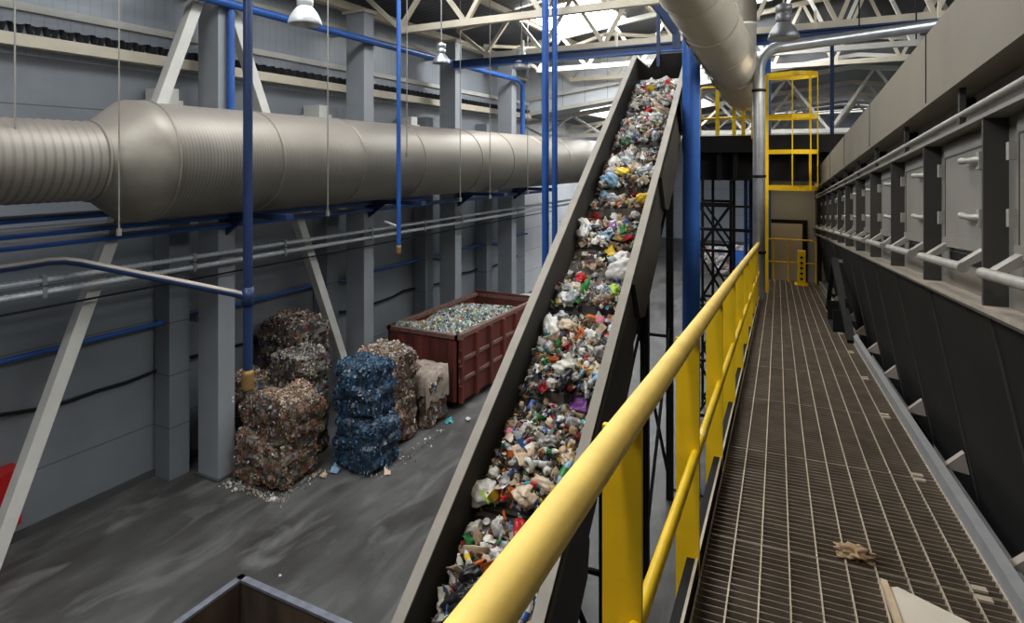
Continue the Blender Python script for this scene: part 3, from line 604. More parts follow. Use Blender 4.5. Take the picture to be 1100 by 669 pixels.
for s in fins:
    MB(W).bx(.9, 1.01, s-.012, s+.012, 1.26, 2.155).build('fin', M_fin, t)
    MB(W).prism([(.92, 1.235), (.94, 1.235), (1.222, -.2), (1.205, -.2)], lambda p: (p[0], s-.003, p[1]), lambda p: (p[0], s+.003, p[1])).build('hopper_rib', M_fin, t)
    MB(W).prism([(1.02, .0), (1.17, -.02), (1.14, .12)], lambda p: (p[0], s+.05, p[1]), lambda p: (p[0], s+.11, p[1])).build('foot_bracket', mat('bracket_grey', (.34, .3, .27), .6), t)
    MB(W).prism([(.95, 1.234), (1.08, 1.234), (1.02, .75)], lambda p: (p[0]-.03, s+.14, p[1]), lambda p: (p[0]-.03, s+.16, p[1])).build('gusset', M_machine, t) if s < 0 else None
for s in fins[:-1]:
    a, b = s+.2, s+1.1
    d = MB(W).bx(.975, 1.0, a, b, 1.5, 2.13).build('door', M_machine, t, bevel=.004)
    mb = MB(W)
    for x0, x1, z0, z1 in ((a+.07, b-.03, 2.05, 2.06), (a+.07, a+.08, 1.55, 2.06), (b-.04, b-.03, 1.55, 2.06)): mb.bx(.972, .976, x0, x1, z0, z1)
    mb.build('leaf_gap', M_fin, d)
    MB(W).bx(.965, .98, a, b, 1.5, 1.56).build('bottom_rail', M_machine, d)
    MB(W).bx(.985, 1.004, a+.1, b-.1, 1.42, 1.47).build('slot', M_black, d)
    for z in (1.68, 1.98):
        MB(W).tube([(.98, a+.1, z), (.945, a+.11, z), (.93, a+.17, z+.003), (.93, a+.3, z+.012), (.935, a+.35, z+.012)], [.02, .02, .015, .019, .013], 10).build('handle', M_handle, d)
        MB(W).bx(.945, .99, b-.005, b+.03, z-.04, z+.04).build('hinge', M_handle, d)
        MB(W).bx(.955, .98, a+.08, a+.13, z-.045, z+.045).build('latch_plate', M_handle, d)
    bb = MB(W).tube([(.86, s+.16, 1.425), (.86, s+1.14, 1.425)], .026, 12).build('bumper_bar', M_handle, t)
    for q in (s+.26, s+1.04):
        MB(W).prism([(.86, 1.44), (.86, 1.41), (1.0, 1.49), (1.0, 1.55)], lambda p: (p[0], q-.045, p[1]), lambda p: (p[0], q+.045, p[1])).build('bumper_arm', M_handle, bb)
for s in (3.6, 8.8, 14, 18):
    gbox(MB(), 1.5, 1.7, s-.1, s+.1, 0, 4.55-SL*s-.25).build('support_leg', M_black, t)
# black A-frame with guard box standing before the hopper
t = thing('a_frame_stand', 'black folding frame with a box standing against the hopper at the walkway edge', 'stand', W(.9, 11, 0))
MB(W).bar((.87, 11.75, .98), (.83, 12.5, .02), .07, .05).build('leg', M_black, t)
MB(W).bar((.87, 11.65, .98), (.9, 9.3, .02), .1, .05).build('leg', M_black, t)
MB(W).bar((.9, 11.6, .95), (1.0, 11.6, .95), .05).build('top_hinge', M_handle, t)
MB(W).bx(.74, .92, 10.1, 10.14, .01, .32).bx(.74, .92, 11.2, 11.24, .01, .32).bx(.74, .92, 10.1, 11.2, 0, .02).bx(.9, .92, 10.1, 11.24, .01, .5).build('box', M_black, t)

# ================================================================== CONVEYOR
t = thing('inclined_conveyor', 'long inclined belt conveyor with grey side walls carrying mixed waste', 'conveyor', G(-2.4, 6, 0))
T0, T1 = 1.9, 16.65; NB = -.6
MB(BELT).bx(-2.915, -1.845, T0, T1-.35, NB-.04, NB).build('belt', M_belt, t)
for l0, l1, c0, c1 in ((-2.965, -2.915, -3.02, -2.912), (-1.845, -1.795, -1.848, -1.74)):
    w_ = MB(BELT).bx(l0, l1, T0, T1, NB-.35, -.02).build('side_wall', M_conv, t)
    MB(BELT).bx(c0, c1, T0, T1, -.02, 0).build('top_flange', M_flange, w_)
for lo in (-3.06, -1.70):
    sgn = -1 if lo < -2.4 else 1
    for k in range(6):
        a = 2.0+k*2.45
        mb = MB(BELT); p0_, p1_ = lo-.03*0, lo+.0
        poly = [(a+.25, -.12), (a+2.2, -.12), (a+2.2, -.75), (a+1.95, -.98), (a+.5, -.98), (a+.25, -.75)]
        inner = (-2.965 if sgn < 0 else -1.795)
        mb.prism(poly, lambda p: (inner, p[0], p[1]), lambda p: (inner+sgn*.07, p[0], p[1])); mb.build('side_gusset', M_conv, t)
MB(BELT).bx(-2.9, -1.86, T0, T1-.4, -.95, -.85).build('return_pan', M_black, t)
cle = [T0+.6+k*1.37 for k in range(11)]
for c in cle: MB(BELT).bx(-2.9, -1.86, c-.025, c+.025, NB, NB+.1).build('cleat', M_cleat, t)
# head of the conveyor: flared back plate
MB(BELT).bx(-2.45, -1.795, T1-.06, T1, NB, .02).build('head_plate', M_conv, t)
MB(BELT).prism([(-2.965, NB), (-2.45, NB), (-2.45, .02), (-2.68, -.32), (-2.91, -.05), (-2.965, -.02)], lambda p: (p[0], T1-.05, p[1]), lambda p: (p[0], T1, p[1])).build('head_plate', M_conv, t)
MB(BELT).tube([(-2.95, T1-.4, NB-.2), (-1.81, T1-.4, NB-.2)], .2, 20).build('head_drum', M_black, t)
for s in (4.6, 6.9, 9.2, 11.5):
    zt = -.65+math.tan(TH)*s-1.05
    for l in (-2.94, -1.82): gbox(MB(), l-.06, l+.06, s-.06, s+.06, 0, zt).build('support_leg', M_black, t)
    if zt > 1.2:
        MB().bar(G(-2.94, s, .3), G(-1.82, s, zt-.3), .05).build('leg_brace', M_black, t); MB().bar(G(-1.82, s, .3), G(-2.94, s, zt-.3), .05).build('leg_brace', M_black, t)
        MB().bar(G(-2.94, s, zt*.5), G(-1.82, s, zt*.5), .05).build('leg_brace', M_black, t)
for s0, s1 in ((6.9, 9.2), (9.2, 11.5)):
    MB().bar(G(-1.82, s0, .4), G(-1.82, s1, 3.2), .045).build('leg_brace', M_black, t); MB().bar(G(-1.82, s0, 2.4), G(-1.82, s1, 2.4), .045).build('leg_brace', M_black, t)

# ================================================================== WASTE
PAL = [(.75, .74, .7)]*7+[(.5, .48, .45)]*5+[(.3, .27, .24)]*4+[(.12, .1, .09)]*4+[(.55, .42, .3)]*4+[(.38, .26, .16)]*3+[(.6, .04, .04), (.62, .2, .05), (.75, .52, .04), (.06, .35, .12), (.05, .16, .45), (.1, .4, .55), (.5, .1, .25), (.15, .3, .1), (.45, .55, .6)]
def flake(mb, c, sz, col, rnd):
    a = Euler((rnd.uniform(0, 6.3), rnd.uniform(0, 6.3), rnd.uniform(0, 6.3))).to_matrix(); w, h = sz*rnd.uniform(.5, 1), sz*rnd.uniform(.35, .8); e = sz*rnd.uniform(-.3, .3)
    pts = [Vector((-w, -h, 0)), Vector((w, -h*.8, e)), Vector((w*.8, h, 0)), Vector((-w*.9, h*.9, e)), Vector((0, 0, sz*.3))]
    mb.add([a@p+c for p in pts], [(0, 1, 4), (1, 2, 4), (2, 3, 4), (3, 0, 4), (0, 3, 2, 1)], False, col)
def heap_n(l, t):   # height of the waste bed above the belt
    gap = min([(t-c) % 1.37 for c in cle[:1]]+[9]); u = ((t-cle[0]) % 1.37)/1.37
    k = .08+.24*min(1, (1-u)*2.2)*(1-.75*max(0, (-2.38-l)/.53)**1.5-.15*max(0, (l+2.38)/.53)**2)+.06*noise.noise(Vector((l*2.5, t*1.3, 0)))
    if 9.6 < t < 11.6: k = .06+.2*max(0, 1-abs(u-.18)/.32)
    return k
rnd = random.Random(11)
mb = MB(BELT)
nl, nt_ = 16, 210
vs = []
for j in range(nt_+1):
    tt = T0+.1+(15.9-T0)*j/nt_
    for i in range(nl+1):
        l = -2.905+1.05*i/nl; vs.append((l, tt, NB+heap_n(l, tt)*.72-.02+.03*noise.noise(Vector((l*9, tt*9, 3)))))
fs = []
for j in range(nt_):
    for i in range(nl):
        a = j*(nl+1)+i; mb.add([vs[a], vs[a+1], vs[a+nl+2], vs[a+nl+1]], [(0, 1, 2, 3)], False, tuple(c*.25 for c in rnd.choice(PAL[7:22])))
for k in range(5200):
    l = rnd.uniform(-2.88, -1.88); tt = rnd.uniform(3.2, 16.0); h = heap_n(l, tt)
    if h < .14 and rnd.random() < .92: continue
    flake(mb, Vector((l, tt, NB+h*.8+rnd.uniform(-.03, .05))), rnd.uniform(.02, .055), rnd.choice(PAL), rnd)
PAL2 = [(.66, .64, .6)]*5+[(.4, .37, .33)]*4+[(.05, .042, .036)]*6+[(.12, .085, .055)]*6+[(.4, .29, .19)]*4+[(.45, .04, .04), (.5, .2, .04), (.55, .4, .04), (.04, .2, .08), (.04, .1, .28), (.3, .4, .45)]
for k in range(5200):
    l = rnd.uniform(-2.84, -1.88); tt = rnd.uniform(5.0, 16.2); h = heap_n(l, tt)
    if h < .14 and rnd.random() < .94: continue
    flake(mb, Vector((l, tt, NB+h+rnd.uniform(-.02, .09))), rnd.uniform(.015, .05), rnd.choice(PAL2), rnd)
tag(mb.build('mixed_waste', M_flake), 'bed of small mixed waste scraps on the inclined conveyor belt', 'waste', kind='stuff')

# prototypes (mesh data only) ---------------------------------------------------
def data(mb, name, nm):
    o = mb.build(name, [MATS['white_steel']]*nm, origin=(0, 0, 0)); me = o.data; bpy.data.objects.remove(o); return me
def crumple(r, amp, seed, sub=3, sq=(1, 1, 1), f=2.2):
    import bmesh
    bm = bmesh.new(); bmesh.ops.create_icosphere(bm, subdivisions=sub, radius=r); off = Vector((seed*7.3, seed*3.1, 0))
    for v in bm.verts:
        d = v.co.normalized(); k = 1+amp*.8*noise.noise(d*f*.8+off)+amp*.55*(.35-abs(noise.noise(d*f*1.6+off*2)))+amp*.35*(.3-abs(noise.noise(d*f*3.4+off)))+amp*.12*noise.noise(d*f*8+off)
        v.co = Vector((d.x*sq[0], d.y*sq[1], d.z*sq[2]))*r*k
    me = bpy.data.meshes.new('crumple'); bm.to_mesh(me); bm.free(); me.materials.append(MATS['white_steel']); me.polygons.foreach_set('use_smooth', [True]*len(me.polygons))
    return me
def bottle_mb(seed, crush=.25):
    mb = MB(); prof = [(0, 0), (0, .030), (.008, .034), (.03, .033), (.05, .035), (.1, .034), (.15, .035), (.18, .03), (.205, .018), (.215, .0125), (.225, .0125)]
    mb.lathe((0, 0, 0), (0, 0, 1), prof, 14)
    mb.v = [(x*(1-crush*(.5+.5*math.sin(z*26+seed)))+.012*math.sin(z*20+seed*2), y*(1+.1*math.sin(z*31+seed)), z-.11) for x, y, z in mb.v]; return mb
def cap_mb(seed): 
    mb = MB().lathe((0, 0, .216), (0, 0, 1), [(0, .015), (.016, .015), (.017, .013), (.017, 0)], 12); mb.v = [(x+.012*math.sin(z*20+seed*2), y, z-.11) for x, y, z in mb.v]; return mb
def label_mb(seed, crush=.25):
    mb = MB().lathe((0, 0, 0), (0, 0, 1), [(.06, .0352), (.1, .0357), (.14, .0362)], 14)
    mb.v = [(x*(1-crush*(.5+.5*math.sin(z*26+seed)))*1.03+.012*math.sin(z*20+seed*2), y*(1+.1*math.sin(z*31+seed))*1.03, z-.11) for x, y, z in mb.v]; return mb
PROTO = {}
PROTO['plastic bottle'] = [(data(bottle_mb(s), 'plastic_bottle', 1), data(cap_mb(s), 'cap', 1), data(label_mb(s), 'label', 1)) for s in (0, 1.7, 3.1)]
def can_mb(seed):
    mb = MB().lathe((0, 0, -.06), (0, 0, 1), [(.006, 0), (.0, .024), (.01, .033), (.06, .032), (.105, .033), (.118, .027), (.12, .024), (.114, .02), (.114, 0)], 18)
    mb.v = [(x*(1-.3*math.exp(-((z-.01*seed)/.03)**2)), y*(1+.08*math.exp(-((z)/.03)**2)), z*(.9)) for x, y, z in mb.v]; return mb
PROTO['drink can'] = [(data(can_mb(s), 'drink_can', 1),) for s in (0, 2)]
PROTO['crumpled bag'] = [(crumple(.13, .55, s, 4, sq),) for s, sq in ((1, (1, .8, .55)), (2, (1.1, .7, .5)), (3, (.9, .9, .6)), (4, (1.2, .6, .5)))]
PROTO['crumpled paper'] = [(crumple(.075, .6, s, 3, (1, .9, .7), 3.),) for s in (5, 6, 7)]
def carton_mb(seed):
    mb = MB(); w, d, h = .045, .032, .085
    P = [(-w, -d, -h), (w, -d, -h), (w, d, -h), (-w, d, -h), (-w*.8, -d*.9, 0), (w*.95, -d*1.05, .01), (w*.85, d*.7, 0), (-w*1.05, d, -.01), (-w, -d, h*.7), (w, -d, h*.7), (w, d*.9, h*.7), (-w, d, h*.65), (-w, 0, h), (w, .004, h), (-w, 0, h*1.15), (w, .004, h*1.15)]
    P = [(x+.008*math.sin(z*30+seed*2), y+.006*math.cos(z*40+seed), z) for x, y, z in P]
    mb.add(P, [(3, 2, 1, 0), (0, 1, 5, 4), (1, 2, 6, 5), (2, 3, 7, 6), (3, 0, 4, 7), (4, 5, 9, 8), (5, 6, 10, 9), (6, 7, 11, 10), (7, 4, 8, 11), (8, 9, 13, 12), (10, 11, 12, 13), (11, 8, 12), (9, 10, 13), (12, 13, 15, 14)]); return mb
PROTO['drink carton'] = [(data(carton_mb(s), 'drink_carton', 1),) for s in (0, 1, 2)]
def sheet_mb(seed, w, h, amp, th=.004, n=8):
    mb = MB(); r = random.Random(seed); off = Vector((seed*5.1, 0, 0)); top = []
    for j in range(n+1):
        for i in range(n+1):
            x = -w+2*w*i/n; y = -h+2*h*j/n; top.append(Vector((x+amp*.4*noise.noise(Vector((x*9, y*9, 4))+off), y, amp*noise.noise(Vector((x*7, y*7, 0))+off)*1.6+amp*.5*noise.noise(Vector((x*20, y*20, 2))+off))))
    m = (n+1)**2; fs = []
    for j in range(n):
        for i in range(n): a = j*(n+1)+i; fs += [(a, a+1, a+n+2, a+n+1), (m+a, m+a+n+1, m+a+n+2, m+a+1)]
    edge = [i for i in range(n)]+[n+(n+1)*j for j in range(n)]+[m-1-i for i in range(n)]+[(n+1)*(n-j) for j in range(n)]
    for a, b in zip(edge, edge[1:]+edge[:1]): fs.append((a, m+a, m+b, b))
    mb.add(top+[p-Vector((0, 0, th)) for p in top], fs, True); return mb
PROTO['film wrapper'] = [(data(sheet_mb(s, .1, .065, .05, .002), 'film_wrapper', 1),) for s in (1, 2, 3, 4)]
PROTO['cardboard piece'] = [(data(sheet_mb(s, .13, .09, .025, .006), 'cardboard_piece', 1),) for s in (5, 6, 7)]
def tub_mb(n=16, r0=.036, r1=.048, h=.075):
    return MB().lathe((0, 0, -h/2), (0, 0, 1), [(0, 0), (0, r0), (h*.95, r1), (h*.96, r1+.006), (h, r1+.006), (h, r1-.002), (.004, r0-.003), (.004, 0)], n)
PROTO['plastic tub'] = [(data(tub_mb(), 'plastic_tub', 1),), (data(tub_mb(18, .05, .06, .06), 'plastic_tub', 1),)]
def tray_mb():
    mb = MB(); a, b, h = (.085, .055, .028)
    o = [(-a, -b), (a, -b), (a, b), (-a, b)]; k = .78
    ring = [[(x*k, y*k, 0) for x, y in o], [(x, y, h) for x, y in o], [(x*1.1, y*1.1, h) for x, y in o], [(x*1.1, y*1.1, h-.003) for x, y in o], [(x*1.02, y*1.02, h-.003) for x, y in o], [(x*k, y*k, -.003) for x, y in o]]
    vs = sum(ring, []); fs = [(0, 1, 2, 3), (23, 22, 21, 20)]
    for q in range(5):
        for i in range(4): fs.append((q*4+i, q*4+(i+1) % 4, q*4+4+(i+1) % 4, q*4+4+i))
    return mb.add(vs, fs)
PROTO['food tray'] = [(data(tray_mb(), 'food_tray', 1),)]
def roll_mb():
    mb = MB(); n = 24; P = []
    for k in range(n):
        a = 2*PI*k/n
        for q in range(8): b = 2*PI*q/8; P.append(((.06+.022*math.cos(b))*math.cos(a), (.06+.022*math.cos(b))*math.sin(a), .03*math.sin(b)))
    return mb.add(P, [(k*8+q, k*8+(q+1) % 8, ((k+1) % n)*8+(q+1) % 8, ((k+1) % n)*8+q) for k in range(n) for q in range(8)], True)
PROTO['tape roll'] = [(data(roll_mb(), 'tape_roll', 1),)]
PROTO['wood offcut'] = [(data(MB().box((0, 0, 0), (.34, .07, .03)), 'wood_offcut', 1),)]
COLS = {'white': (.66, .64, .6), 'grey': (.34, .325, .31), 'clear': (.62, .66, .68), 'brown': (.3, .2, .12), 'tan': (.58, .45, .32), 'black': (.02, .02, .022), 'red': (.5, .025, .03), 'orange': (.65, .15, .03),
        'yellow': (.72, .48, .03), 'green': (.03, .22, .06), 'lime green': (.38, .6, .06), 'blue': (.04, .1, .32), 'light blue': (.25, .42, .58), 'teal': (.02, .3, .32), 'purple': (.18, .05, .25), 'pink': (.75, .25, .35), 'pale': (.6, .58, .5)}
WM = {}
def wmat(c, kind):
    soft = kind in ('crumpled paper', 'cardboard piece', 'wood offcut'); key = (c, soft, c == 'clear' and not soft)
    if key not in WM:
        col = COLS[c]; m = mat('waste_%s_%s' % (c.replace(' ', '_'), 'dull' if soft else 'glossy'), col, .8 if soft else .3, 0, .12, 14, .15 if not soft else .08, 25, dirt=tuple(x*.5 for x in col), dscale=9, dlo=.52, dhi=.8)
        if c == 'clear':
            b = m.node_tree.nodes['Principled BSDF']; b.inputs['Transmission Weight'].default_value = .45; b.inputs['Roughness'].default_value = .15
        WM[key] = m
    return WM[key]
KN = {'plastic bottle': 'plastic_bottle', 'drink can': 'drink_can', 'crumpled bag': 'plastic_bag', 'crumpled paper': 'crumpled_paper', 'drink carton': 'drink_carton', 'film wrapper': 'film_wrapper', 'cardboard piece': 'cardboard_piece', 'plastic tub': 'plastic_tub', 'food tray': 'food_tray', 'tape roll': 'tape_roll', 'wood offcut': 'wood_offcut'}
CAT = {'plastic bottle': 'bottle', 'drink can': 'can', 'crumpled bag': 'bag', 'crumpled paper': 'paper', 'drink carton': 'carton', 'film wrapper': 'wrapper', 'cardboard piece': 'cardboard', 'plastic tub': 'tub', 'food tray': 'tray', 'tape roll': 'roll', 'wood offcut': 'wood'}
ORD = ['topmost', 'second', 'third', 'fourth', 'fifth', 'sixth', 'seventh', 'eighth', 'ninth', 'tenth', 'eleventh']
USED = {}
ITEMS = []
def waste(kind, colour, l, tt, n=None, sc=1., var=0, rot=None, accent=None, label=None, parts=True):
    pr = PROTO[kind][var % len(PROTO[kind])]
    o = bpy.data.objects.new(KN[kind], pr[0]); C.objects.link(o)
    o.material_slots[0].link = 'OBJECT'; o.material_slots[0].material = wmat(colour, kind)
    o.location = BELT(l, tt, n if n is not None else NB+heap_n(l, tt)+.02); o.rotation_euler = rot or (rnd.uniform(-1.6, 1.6), rnd.uniform(-.8, .8), rnd.uniform(0, 6.3)); o.scale = (sc,)*3
    if kind == 'plastic bottle' and parts:
        ac = accent or rnd.choice(['white', 'blue', 'red', 'green', 'yellow'])
        for nm, me, c in (('cap', pr[1], ac), ('label', pr[2], rnd.choice(['white', 'red', 'blue', 'green', ac]))):
            q = bpy.data.objects.new(nm, me); C.objects.link(q); q.parent = o; q.material_slots[0].link = 'OBJECT'; q.material_slots[0].material = wmat(c, kind)
    ITEMS.append((o, kind, colour, l, tt, label, sc))
    return o
FEAT = [('crumpled bag', 'white', -2.88+.06, 6.68, 1.15, 0), ('film wrapper', 'lime green', -2.75, 6.66, 1.0, 1), ('crumpled bag', 'red', -2.26, 6.36, .95, 1), ('plastic bottle', 'light blue', -1.99, 7.0, 1.25, 0), ('plastic bottle', 'teal', -2.275, 6.79, 1.0, 1),
        ('plastic tub', 'yellow', -2.66, 6.63, 1.1, 0), ('plastic tub', 'orange', -2.448, 6.66, 1.0, 1), ('tape roll', 'white', -2.377, 6.98, 1.0, 0), ('film wrapper', 'green', -2.733, 6.16, 1.1, 0), ('crumpled bag', 'pale', -2.8, 6.33, .7, 2),
        ('crumpled bag', 'light blue', -2.606, 12.16, 1.25, 2), ('crumpled bag', 'yellow', -1.96, 11.72, 1.1, 1), ('crumpled bag', 'white', -2.05, 10.2, 1.6, 0), ('crumpled bag', 'red', -2.418, 14.82, 1.0, 2), ('cardboard piece', 'tan', -2.08, 14.95, 1.7, 0), ('crumpled bag', 'tan', -2.1, 14.7, 1.5, 3),
        ('plastic tub', 'yellow', -2.4, 15.38, 1.6, 0), ('crumpled bag', 'white', -2.74, 8.92, 1.45, 1), ('plastic bottle', 'green', -2.414, 9.59, 1.2, 2), ('wood offcut', 'tan', -2.06, 14.35, 1.1, 0), ('food tray', 'orange', -2.56, 5.97, .8, 0), ('film wrapper', 'light blue', -2.4, 10.84, 1.2, 2),
        ('film wrapper', 'yellow', -2.34, 10.63, 1.2, 3), ('crumpled bag', 'red', -2.62, 9.97, .95, 3), ('crumpled bag', 'yellow', -2.44, 12.35, .9, 0), ('plastic tub', 'red', -2.376, 8.55, .9, 0), ('drink can', 'blue', -2.658, 7.8, 1.2, 0), ('food tray', 'orange', -2.5, 8.32, 1.0, 0),
        ('crumpled bag', 'black', -2.27, 8.08, 1.1, 1), ('crumpled bag', 'pale', -2.35, 8.24, 1.0, 2), ('film wrapper', 'purple', -2.13, 7.9, 1.3, 0), ('plastic bottle', 'teal', -1.93, 7.63, 1.0, 1), ('plastic bottle', 'clear', -2.57, 7.24, 1.2, 0), ('plastic tub', 'blue', -2.63, 7.28, .8, 0), ('crumpled bag', 'lime green', -2.02, 9.64, .8, 1),
        ('crumpled bag', 'white', -2.25, 16.1, 1.1, 2), ('drink carton', 'tan', -2.03, 12.17, 1.5, 0), ('film wrapper', 'red', -2.246, 12.09, 1.1, 1), ('crumpled bag', 'grey', -1.95, 8.52, 1.0, 0), ('plastic bottle', 'clear', -2.32, 6.19, 1.2, 1), ('plastic bottle', 'light blue', -2.2, 6.25, 1.1, 0), ('crumpled bag', 'black', -2.6, 5.66, 1.1, 3), ('drink carton', 'white', -1.95, 6.1, 1.0, 1), ('plastic bottle', 'blue', -2.0, 5.79, 1.2, 2), ('crumpled bag', 'clear', -2.66, 9.15, 1.2, 1), ('crumpled bag', 'tan', -2.5, 8.95, 1.1, 0)]
for k, c, l, tt, sc, v in FEAT: waste(k, c, l, tt, NB+heap_n(l, tt)+.06, sc, v)
KIND_P = (['crumpled bag']*15+['crumpled paper']*22+['plastic bottle']*17+['film wrapper']*17+['drink carton']*9+['cardboard piece']*6+['drink can']*6+['plastic tub']*7+['food tray']*4)
COL_P = {'crumpled bag': ['white']*8+['grey']*5+['clear']*6+['black']*4+['tan']*3+['pale']*6+['brown']*2+['red', 'light blue', 'yellow'], 'crumpled paper': ['white']*9+['tan']*6+['pale']*6+['brown']*5+['grey']*5+['pink'],
         'plastic bottle': ['clear']*12+['white']*3+['green']*2+['light blue']*2+['teal', 'brown', 'brown'], 'film wrapper': ['white']*7+['clear']*5+['pale']*4+['tan']*3+['brown']*3+['black']*3+['grey']*3+['red', 'red', 'orange', 'yellow', 'purple', 'blue', 'green', 'pink'],
         'drink carton': ['white']*4+['tan']*2+['red', 'blue', 'green', 'orange', 'brown'], 'cardboard piece': ['brown']*3+['tan']*4+['pale'], 'drink can': ['red', 'grey', 'grey', 'blue', 'green', 'white', 'black'], 'plastic tub': ['white']*5+['red', 'yellow', 'blue', 'pale', 'black', 'orange'], 'food tray': ['white', 'white', 'black', 'black', 'clear', 'orange', 'pale']}
pts = [(l, tt) for _, _, l, tt, _, _ in FEAT]
tries = 0
while len(pts) < 860 and tries < 60000:
    tries += 1; l = rnd.uniform(-2.8, -1.91); tt = 5.2+(16.1-5.2)*rnd.random()
    h = heap_n(l, tt)
    if h < .14 and rnd.random() < .93: continue
    dmin = .078
    if any((l-a)**2+(tt-b)**2 < dmin*dmin for a, b in pts): continue
    pts.append((l, tt)); k = rnd.choice(KIND_P); waste(k, rnd.choice(COL_P[k]), l, tt, NB+h+rnd.uniform(-.01, .06), rnd.choice((.5, .6, .7, .8, .95)), rnd.randrange(4))
# words for each piece: its look, which stretch of belt it lies on, what lies beside it
def where(l, tt):
    above = [i for i, c in enumerate(sorted(cle, reverse=True)) if c > tt]
    st = 'above the topmost cleat' if not above else 'below the %s cleat' % ORD[above[-1]]
    side = 'container side' if l < -2.6 else ('railing side' if l > -2.15 else 'mid belt')
    return side, st
def ind(col, kind): return ('see-through' if col == 'clear' else col)+' '+kind
from collections import defaultdict
cnt = defaultdict(list)
for it in ITEMS: cnt[(it[1], it[2])+where(it[3], it[4])].append(it)
for key, its in cnt.items():
    its.sort(key=lambda i: -i[4])
    for i, it in enumerate(its):
        o, kind, colour, l, tt, _, sc = it; side, st = where(l, tt)
        lab = ind(colour, kind)+' '+side+' '+st
        if len(its) > 1:
            others = sorted((x for x in ITEMS if x[0] is not o and (x[1], x[2]) != (kind, colour)), key=lambda x: (x[3]-l)**2+(x[4]-tt)**2)
            nb = others[0]; lab = ind(colour, kind)+' beside '+ind(nb[2], nb[1])+' '+side+' '+st
        if USED.get(lab): 
            for nb in others[1:6]:
                l2 = ind(colour, kind)+' next to '+ind(nb[2], nb[1])+' '+side+' '+st
                if not USED.get(l2): lab = l2; break
        USED[lab] = 1
        tag(o, lab, CAT[kind], CAT[kind]+' pieces of waste on the conveyor belt')

# ================================================================== BALES
def bale(c, d, rz, pal, seed, lab, top=None, nf=1500, fs=.045, amp=.1, dark=.55):
    import bmesh
    r = random.Random(seed)
    t = thing('waste_bale', lab, 'bale', (c[0], c[1], c[2]), 'waste bales by the wall')
    R = Matrix.Rotation(rz, 3, 'Z'); n = 14; mb = MB(); off = Vector((seed*3.7, seed*1.3, 0))
    def disp(p):
        q = Vector(p); k = 1-.1*(abs(q.x*2)**6*abs(q.y*2)**6+abs(q.x*2)**6*abs(q.z*2-1)**6+abs(q.y*2)**6*abs(q.z*2-1)**6)
        w = Vector((q.x*k*d[0], q.y*k*d[1], (.5+(q.z-.5)*k)*d[2])); nn = Vector((q.x, q.y, q.z-.5)).normalized()
        a = amp*noise.noise(w*2.6+off)+amp*.6*noise.noise(w*7+off)+.03*math.sin(w.z*15+3*noise.noise(w*2+off))
        w2 = w+nn*a; w2.z = max(w2.z, 0.0); return R@w2+Vector(c)
    def face(fn):
        for i in range(n):
            for j in range(n):
                us = [(i/n, j/n), ((i+1)/n, j/n), ((i+1)/n, (j+1)/n), (i/n, (j+1)/n)]
                cc = r.choice(pal); mb.add([disp(fn(u, v)) for u, v in us], [(0, 1, 2, 3)], False, tuple(x*dark for x in cc))
    face(lambda u, v: (u-.5, -.5, v)); face(lambda u, v: (u-.5, .5, v)); face(lambda u, v: (-.5, u-.5, v)); face(lambda u, v: (.5, u-.5, v)); face(lambda u, v: (u-.5, v-.5, 1)); face(lambda u, v: (u-.5, v-.5, 0))
    tp = top or pal
    for k in range(nf):
        s = r.choice('xyXzz' if top else 'xyXYz'); u, v = r.random(), r.random()
        p = {'x': (.5, u-.5, v), 'X': (-.5, u-.5, v), 'y': (u-.5, -.5, v), 'Y': (u-.5, .5, v), 'z': (u-.5, v-.5, 1)}[s]
        flake(mb, disp(p), r.uniform(.35, 1.1)*fs, r.choice(tp if s == 'z' else pal), r)
    mb.build('compressed_waste', M_flake, t)
    for q in (-.28, .0, .28):
        P = [(q*d[0], -.5*d[1]-.02, .06*d[2]), (q*d[0], -.5*d[1]-.02, .95*d[2]), (q*d[0], -.42*d[1], d[2]+.01), (q*d[0], .42*d[1], d[2]+.01), (q*d[0], .5*d[1]+.02, .95*d[2])]
        MB().tube([R@Vector(p)+Vector(c) for p in P], .005, 6).build('baling_wire', M_bwire, t)
    return t
BR = [(.22, .13, .075)]*6+[(.14, .085, .05)]*6+[(.34, .23, .15)]*4+[(.5, .42, .34)]*2+[(.6, .58, .54)]*2+[(.3, .06, .04), (.05, .1, .2), (.06, .15, .07), (.35, .12, .05), (.06, .05, .045), (.06, .05, .045), (.06, .05, .045)]
BRT = [(.5, .34, .22)]*4+[(.6, .5, .4)]*3+[(.6, .2, .12)]+[(.3, .2, .12)]*3+[(.7, .66, .6)]*2
BL = [(.015, .035, .07)]*7+[(.03, .075, .15)]*6+[(.06, .14, .24)]*4+[(.12, .22, .33)]*2+[(.4, .48, .52), (.02, .06, .08), (.02, .1, .25), (.01, .012, .018), (.01, .012, .018)]
BLT = [(.06, .14, .22)]*3+[(.12, .22, .32)]*3+[(.03, .07, .13)]*4
DK = [(.12, .09, .07)]*6+[(.05, .045, .04)]*6+[(.3, .25, .2)]*3+[(.55, .5, .46)]*2+[(.3, .22, .02), (.3, .05, .04), (.05, .1, .2)]
WT = [(.6, .57, .52)]*5+[(.4, .36, .32)]*3+[(.2, .18, .16)]*2
bale((-9.68, 8.72, 0), (1.28, 1.1, .88), .02, BR, 1, 'wide brown paper bale at the bottom of the stack beside the column', nf=2200)
bale((-9.45, 8.85, .84), (.95, .95, .82), -.06, BR, 2, 'brown bale with pinkish top, uppermost of the stack beside the column', BRT, nf=1900)
bale((-10.2, 8.9, .84), (.5, .8, .66), .1, BR, 3, 'small white-flecked brown bale on the stack edge touching the column', WT+BR, nf=900)
